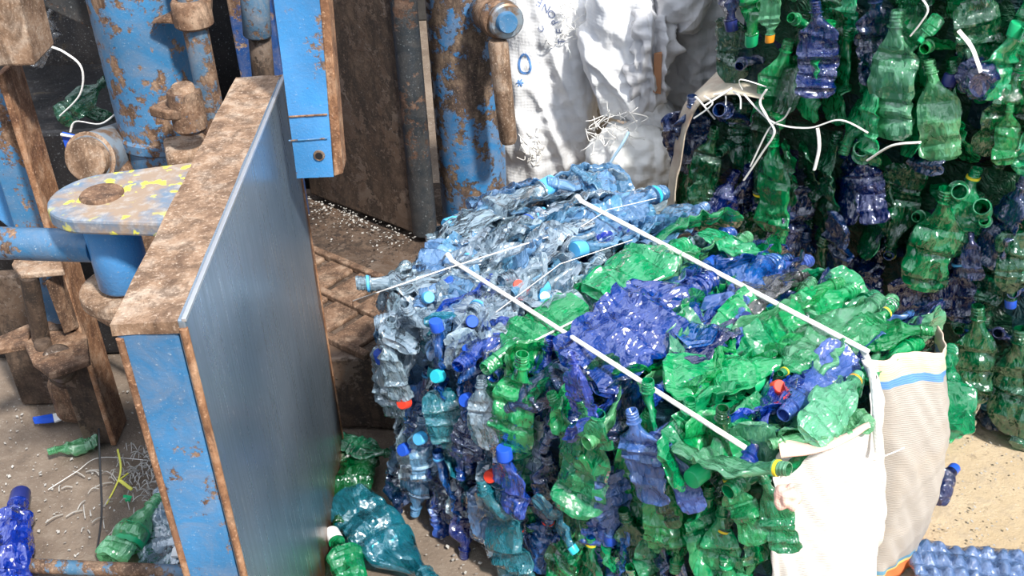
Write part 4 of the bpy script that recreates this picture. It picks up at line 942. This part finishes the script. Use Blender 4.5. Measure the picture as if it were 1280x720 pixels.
b = nb(); c_ = aty(650, 102, 2.6)
for a in range(3): tube(b, [c_+V((math.cos(a*1.05)*.009, 0, math.sin(a*1.05)*.009)), c_-V((math.cos(a*1.05)*.009, 0, math.sin(a*1.05)*.009))], .002, 6, smooth=False)
snap(b.verts); obj('printed_emblem', b, m_blueprint, s1o, label='small blue printed star')

# ------------------------------------------------------------------ things on the ground
def gb(kind, seed, flat, colour, b_, m_, z, label, **k):
    bottle(kind, seed, flat, colour, atz(*b_, z), atz(*m_, z), UP, label, **k)
gb('short', 90, .7, 'pale green', (122, 545), (60, 566), .022, 'small pale green bottle lying on the dirt below the linkage')
gb('short', 91, .7, 'pale green', (135, 700), (198, 625), .024, 'green bottle with printed label lying left of the door bottom', band='green')
gb('water', 92, .42, 'clear', (195, 720), (206, 615), .022, 'clear crushed bottle against the foot of the press door')
gb('grid', 93, .8, 'blue', (5, 745), (22, 618), .028, 'deep blue bottle standing at the bottom left edge of the yard', cap='navy')
gb('soda', 94, .42, 'green', (415, 545), (492, 570), .05, 'crumpled green bottle between the door and the front bale, neck right')
gb('soda', 95, .42, 'dark green', (450, 560), (425, 660), .03, 'green bottle lying under the door edge, above the clear one')
gb('soda', 96, .5, 'teal', (430, 620), (540, 735), .035, 'long clear teal bottle lying between the door and the front bale')
gb('short', 97, .8, 'green', (445, 740), (420, 668), .03, 'green bottle with white neck at the bottom beside the door', cap='white')
gb('short', 98, .6, 'navy', (1165, 625), (1192, 582), .04, 'navy bottle with blue cap on the ground right of the sack', cap='blue')
gb('soda', 99, .42, 'green', (1180, 545), (1182, 440), .25, 'bright green bottle peeking out behind the right edge of the sack')
gb('short', 100, .42, 'green', (1172, 548), (1212, 536), .02, 'small green crumpled bottle on the ground behind the sack')
gb('short', 101, .42, 'teal', (1238, 470), (1265, 535), .05, 'pale blue bottle end at the foot of the lower rear bale')
# bubbled blue sheet bottom right
b = nb(); ga = []
c00, c10, c11, c01 = atz(1125, 672, .03), atz(1300, 692, .03), atz(1300, 760, .02), atz(1150, 740, .02)
for i in range(61):
    rw = []
    for j in range(31):
        s, t_ = i/60, j/30; p = (c00*(1-s)+c10*s)*(1-t_)+(c01*(1-s)+c11*s)*t_
        p.z += .012*abs(math.sin(s*28)*math.sin(t_*13))+.012*noise.noise(p*22); rw.append(b.verts.new(p))
    ga.append(rw)
for i in range(60):
    for j in range(30): b.faces.new((ga[i][j], ga[i+1][j], ga[i+1][j+1], ga[i][j+1]))
obj('crushed_sheet', b, pet('pale blue dimpled plastic', (.20, .33, .72), .8, .1, .01, .2), smooth=35, label='pale blue dimpled flattened plastic at the bottom right corner', cat='plastic sheet', solid=.001)
# scraps
b = nb(); tube(b, [atz(123, 530, .05), atz(125, 580, .02), atz(127, 640, .012), atz(121, 690, .01)], .0035, 6, flat=.5); obj('black_strap', b, CM['black'], smooth=60, label='black strap hanging down onto the dirt at the lower left', cat='strap')
b = nb(); tube(b, [atz(147, 562, .03), atz(151, 585, .02), atz(146, 605, .015), atz(133, 630, .01)], .0032, 6, flat=.5); tube(b, [atz(149, 600, .02), atz(160, 592, .02)], .004, 6, flat=.5); tube(b, [atz(149, 600, .02), atz(165, 612, .01)], .0035, 6, flat=.5)
obj('yellow_tie', b, plain('yellow ribbon', (.62, .60, .08), .5), smooth=60, label='knotted yellow plastic tie on the shredded scraps', cat='tie')
def scrap(px, z, mat, name, label, cat='scrap'):
    b = nb(); prism(b, [atz(x, y, z) for x, y in px], (0, 0, .002)); bmesh.ops.subdivide_edges(b, edges=b.edges[:], cuts=3, use_grid_fill=True); roughen(b, .004, 50); obj(name, b, mat, bevel=.0005, label=label, cat=cat)
scrap([(42, 522), (66, 518), (68, 528), (44, 530)], .008, CM['blue'], 'plastic_scrap', 'blue half of a torn scrap on the dirt, upper left')
scrap([(66, 518), (95, 511), (97, 517), (68, 529)], .009, CM['white'], 'plastic_scrap', 'white torn scrap joined to the blue one')
scrap([(222, 676), (236, 672), (238, 697), (213, 697)], .03, CM['white'], 'paper_scrap', 'white paper corner beside the door foot')
scrap([(155, 620), (165, 621), (163, 628), (156, 627)], .01, CM['green'], 'plastic_scrap', 'tiny bright green scrap above the labelled bottle')
scrap([(-5, 375), (30, 372), (32, 400), (10, 414), (-5, 410)], .20, CM['black'], 'black_bag', 'glossy black plastic bag behind the linkage at the left edge', 'bag')
b = nb(); q = [aty(76, 167, 1.9), aty(98, 172, 1.9), aty(100, 184, 1.9), aty(84, 194, 1.9)]; prism(b, q, (0, .01, 0)); obj('plastic_scrap', b, CM['blue'], bevel=.001, label='blue and white torn wrapper tucked left of the zinc rod end', cat='scrap')
b = nb(); tube(b, [aty(76, 168, 1.895), aty(98, 172, 1.895), aty(85, 192, 1.895)], .003, 6, smooth=False); obj('wrapper_edge', b, CM['white'], label='white edge strip of the wrapper by the zinc rod end', cat='scrap')
twine([aty(28, 10, 2.0), aty(50, 50, 2.0), aty(80, 65, 2.0), aty(102, 85, 2.0), aty(100, 118, 2.0), aty(75, 145, 2.0)], .0024, 'pale plastic tube strip curling in the dark gap at the left', None, 'plastic_strip')
twine([aty(88, 165, 1.95), aty(95, 152, 1.95), aty(125, 155, 1.95), aty(145, 142, 1.95)], .0025, 'thin pale strip above the zinc rod end', None, 'plastic_strip')
b = nb(); box(b, (-1.0, 2.36, .29), (.50, .42, .58)); roughen(b, .01, 8); obj('machine_housing', b, m_gap_shade, bevel=.01, label='machine housing painted near-black for the shade low in the gap left of the thick cylinder', cat='machine housing')  # near-black because the gap's shade is in its colour
bottle('soda', 102, .42, 'dark green', aty(75, 150, 2.15), aty(135, 100, 2.15), V((0, -1, .3)), 'dark green crushed bottle in the dark gap left of the cylinder')
bottle('soda', 103, .42, 'dark green', aty(140, 150, 2.2), aty(90, 130, 2.2), V((0, -1, .3)), 'second dark green crushed bottle deeper in the gap')
bottle('water', 104, .42, 'grey', aty(40, 80, 2.2), aty(70, 10, 2.2), V((0, -1, .3)), 'smoky clear plastic bottle high in the dark gap')
# uncountable flakes and shreds
def flakes(n, fn, name, mat, label, smin=.0015, smax=.005):
    b = nb()
    for k in range(n):
        p = fn(); s = R.uniform(smin, smax); a = R.uniform(0, 6.28); d = V((math.cos(a), math.sin(a), R.uniform(-.3, .3)))*s; e = V((-math.sin(a), math.cos(a), R.uniform(-.2, .6)))*s*R.uniform(.3, 1)
        v = [b.verts.new(p-d-e), b.verts.new(p+d-e*.6), b.verts.new(p+d*.8+e), b.verts.new(p-d*.7+e*.8)]; w = [b.verts.new(x.co+V((0, 0, .0008))) for x in v]
        b.faces.new(v); b.faces.new(w[::-1])
        for i in range(4): b.faces.new((v[i], v[(i+1) % 4], w[(i+1) % 4], w[i]))
    obj(name, b, mat, label=label, cat='flakes', kind='stuff', loc=(0, 0, 0))
m_fl = plain('pale flakes', (.42, .40, .37), .4)
flakes(750, lambda: V((R.uniform(-1.25, -.46), R.uniform(1.2, 2.0), .003)), 'plastic_flakes', m_fl, 'pale plastic flakes scattered on the dirt at the left', .001, .0035)
flakes(260, lambda: V((R.uniform(-.36, -.02), R.uniform(1.2, 1.8), .003)), 'plastic_flakes', m_fl, 'pale plastic flakes on the ground between door and bale', .001, .0035)
flakes(260, lambda: (lambda x, y: V((x, y, .206)))(*(lambda s, w_: (A+(Bq-A)*s - n2*w_).xy)(R.random(), abs(R.gauss(0, .05))+.005)), 'plastic_flakes', m_fl, 'pale plastic flakes heaped on the press bed along the brown plate', .001, .0035)
flakes(700, lambda: V((R.uniform(.72, 1.4), R.uniform(1.15, 1.8), .003)), 'plastic_flakes', m_fl, 'pale flakes and grit on the sandy ground at the right', .0008, .003)
b = nb()
for k in range(120):
    p = atz(R.gauss(178, 20), R.gauss(596, 20), .006); d = V((R.gauss(0, 1), R.gauss(0, 1), .1)).normalized()*R.uniform(.01, .035)
    tube(b, [p, p+d*.5+V((0, 0, .008)), p+d], .0011, 4)
for k in range(26):
    p = atz(R.uniform(60, 200), R.uniform(560, 690), .006); d = V((R.gauss(0, 1), R.gauss(0, 1), .05)).normalized()*R.uniform(.01, .04); tube(b, [p, p+d*.5+V((0, 0, .004)), p+d], .0012, 4)
obj('plastic_shreds', b, m_fl, smooth=60, label='nest of pale shredded plastic strands around the yellow tie', cat='shreds', kind='stuff')
twine([atz(60, 612, .008), atz(95, 590, .012), atz(125, 572, .01), atz(190, 576, .01)], .0015, 'thin white string across the dirt left of the yellow tie')

# ------------------------------------------------------------------ the bottles that show: at most 300 as things, the small rest as one heap
def screen(p):
    d = p-CAM; z = d.dot(c_f); return 640+F_PX*d.dot(c_r)/z, 360-F_PX*d.dot(c_u)/z
bpy.context.view_layer.update()
dg = bpy.context.evaluated_depsgraph_get(); seen = {}
for yy in range(1, 720, 5):
    for xx in range(1, 1280, 5):
        h = SC.ray_cast(dg, CAM, ray(xx, yy).normalized())
        if h[0]:
            o = h[4].original if h[4].original else h[4]
            o = bpy.data.objects[o.name]
            if o.parent: o = o.parent
            seen[o.name] = seen.get(o.name, 0)+1
ranked = sorted(BOTTLES, key=lambda o: -seen.get(o.name, 0)); rest = []
for i, o in enumerate(ranked):
    n = seen.get(o.name, 0)
    if n == 0 or (i >= 298):
        for c in list(o.children): bpy.data.objects.remove(c)
        if n == 0 and i >= 330: bpy.data.objects.remove(o)
        else: rest.append(o)
0 and print('BOTTLES', len(BOTTLES), 'seen', sum(1 for v in BOTTLES if True) if False else len([1 for k in seen if k.startswith('crushed_bottle')]), 'rest', len(rest))
if rest:
    b = nb(); mats = []
    for o in rest:
        m = o.data.materials[0]
        if m not in mats: mats.append(m)
        n0 = len(b.faces); b.from_mesh(o.data); b.faces.ensure_lookup_table(); b.verts.ensure_lookup_table()
        fs = b.faces[n0:]; vs = {v for f in fs for v in f.verts}
        for f in fs: f.material_index = mats.index(m)
        for v in vs: v.co = o.matrix_world @ v.co
    for o in rest: bpy.data.objects.remove(o)
    obj('crushed_bottles', b, mats, smooth=17, label='crushed bottle ends peeping out deep between the bottles of the bales', cat='bottles', kind='stuff', loc=(0, 0, 0))
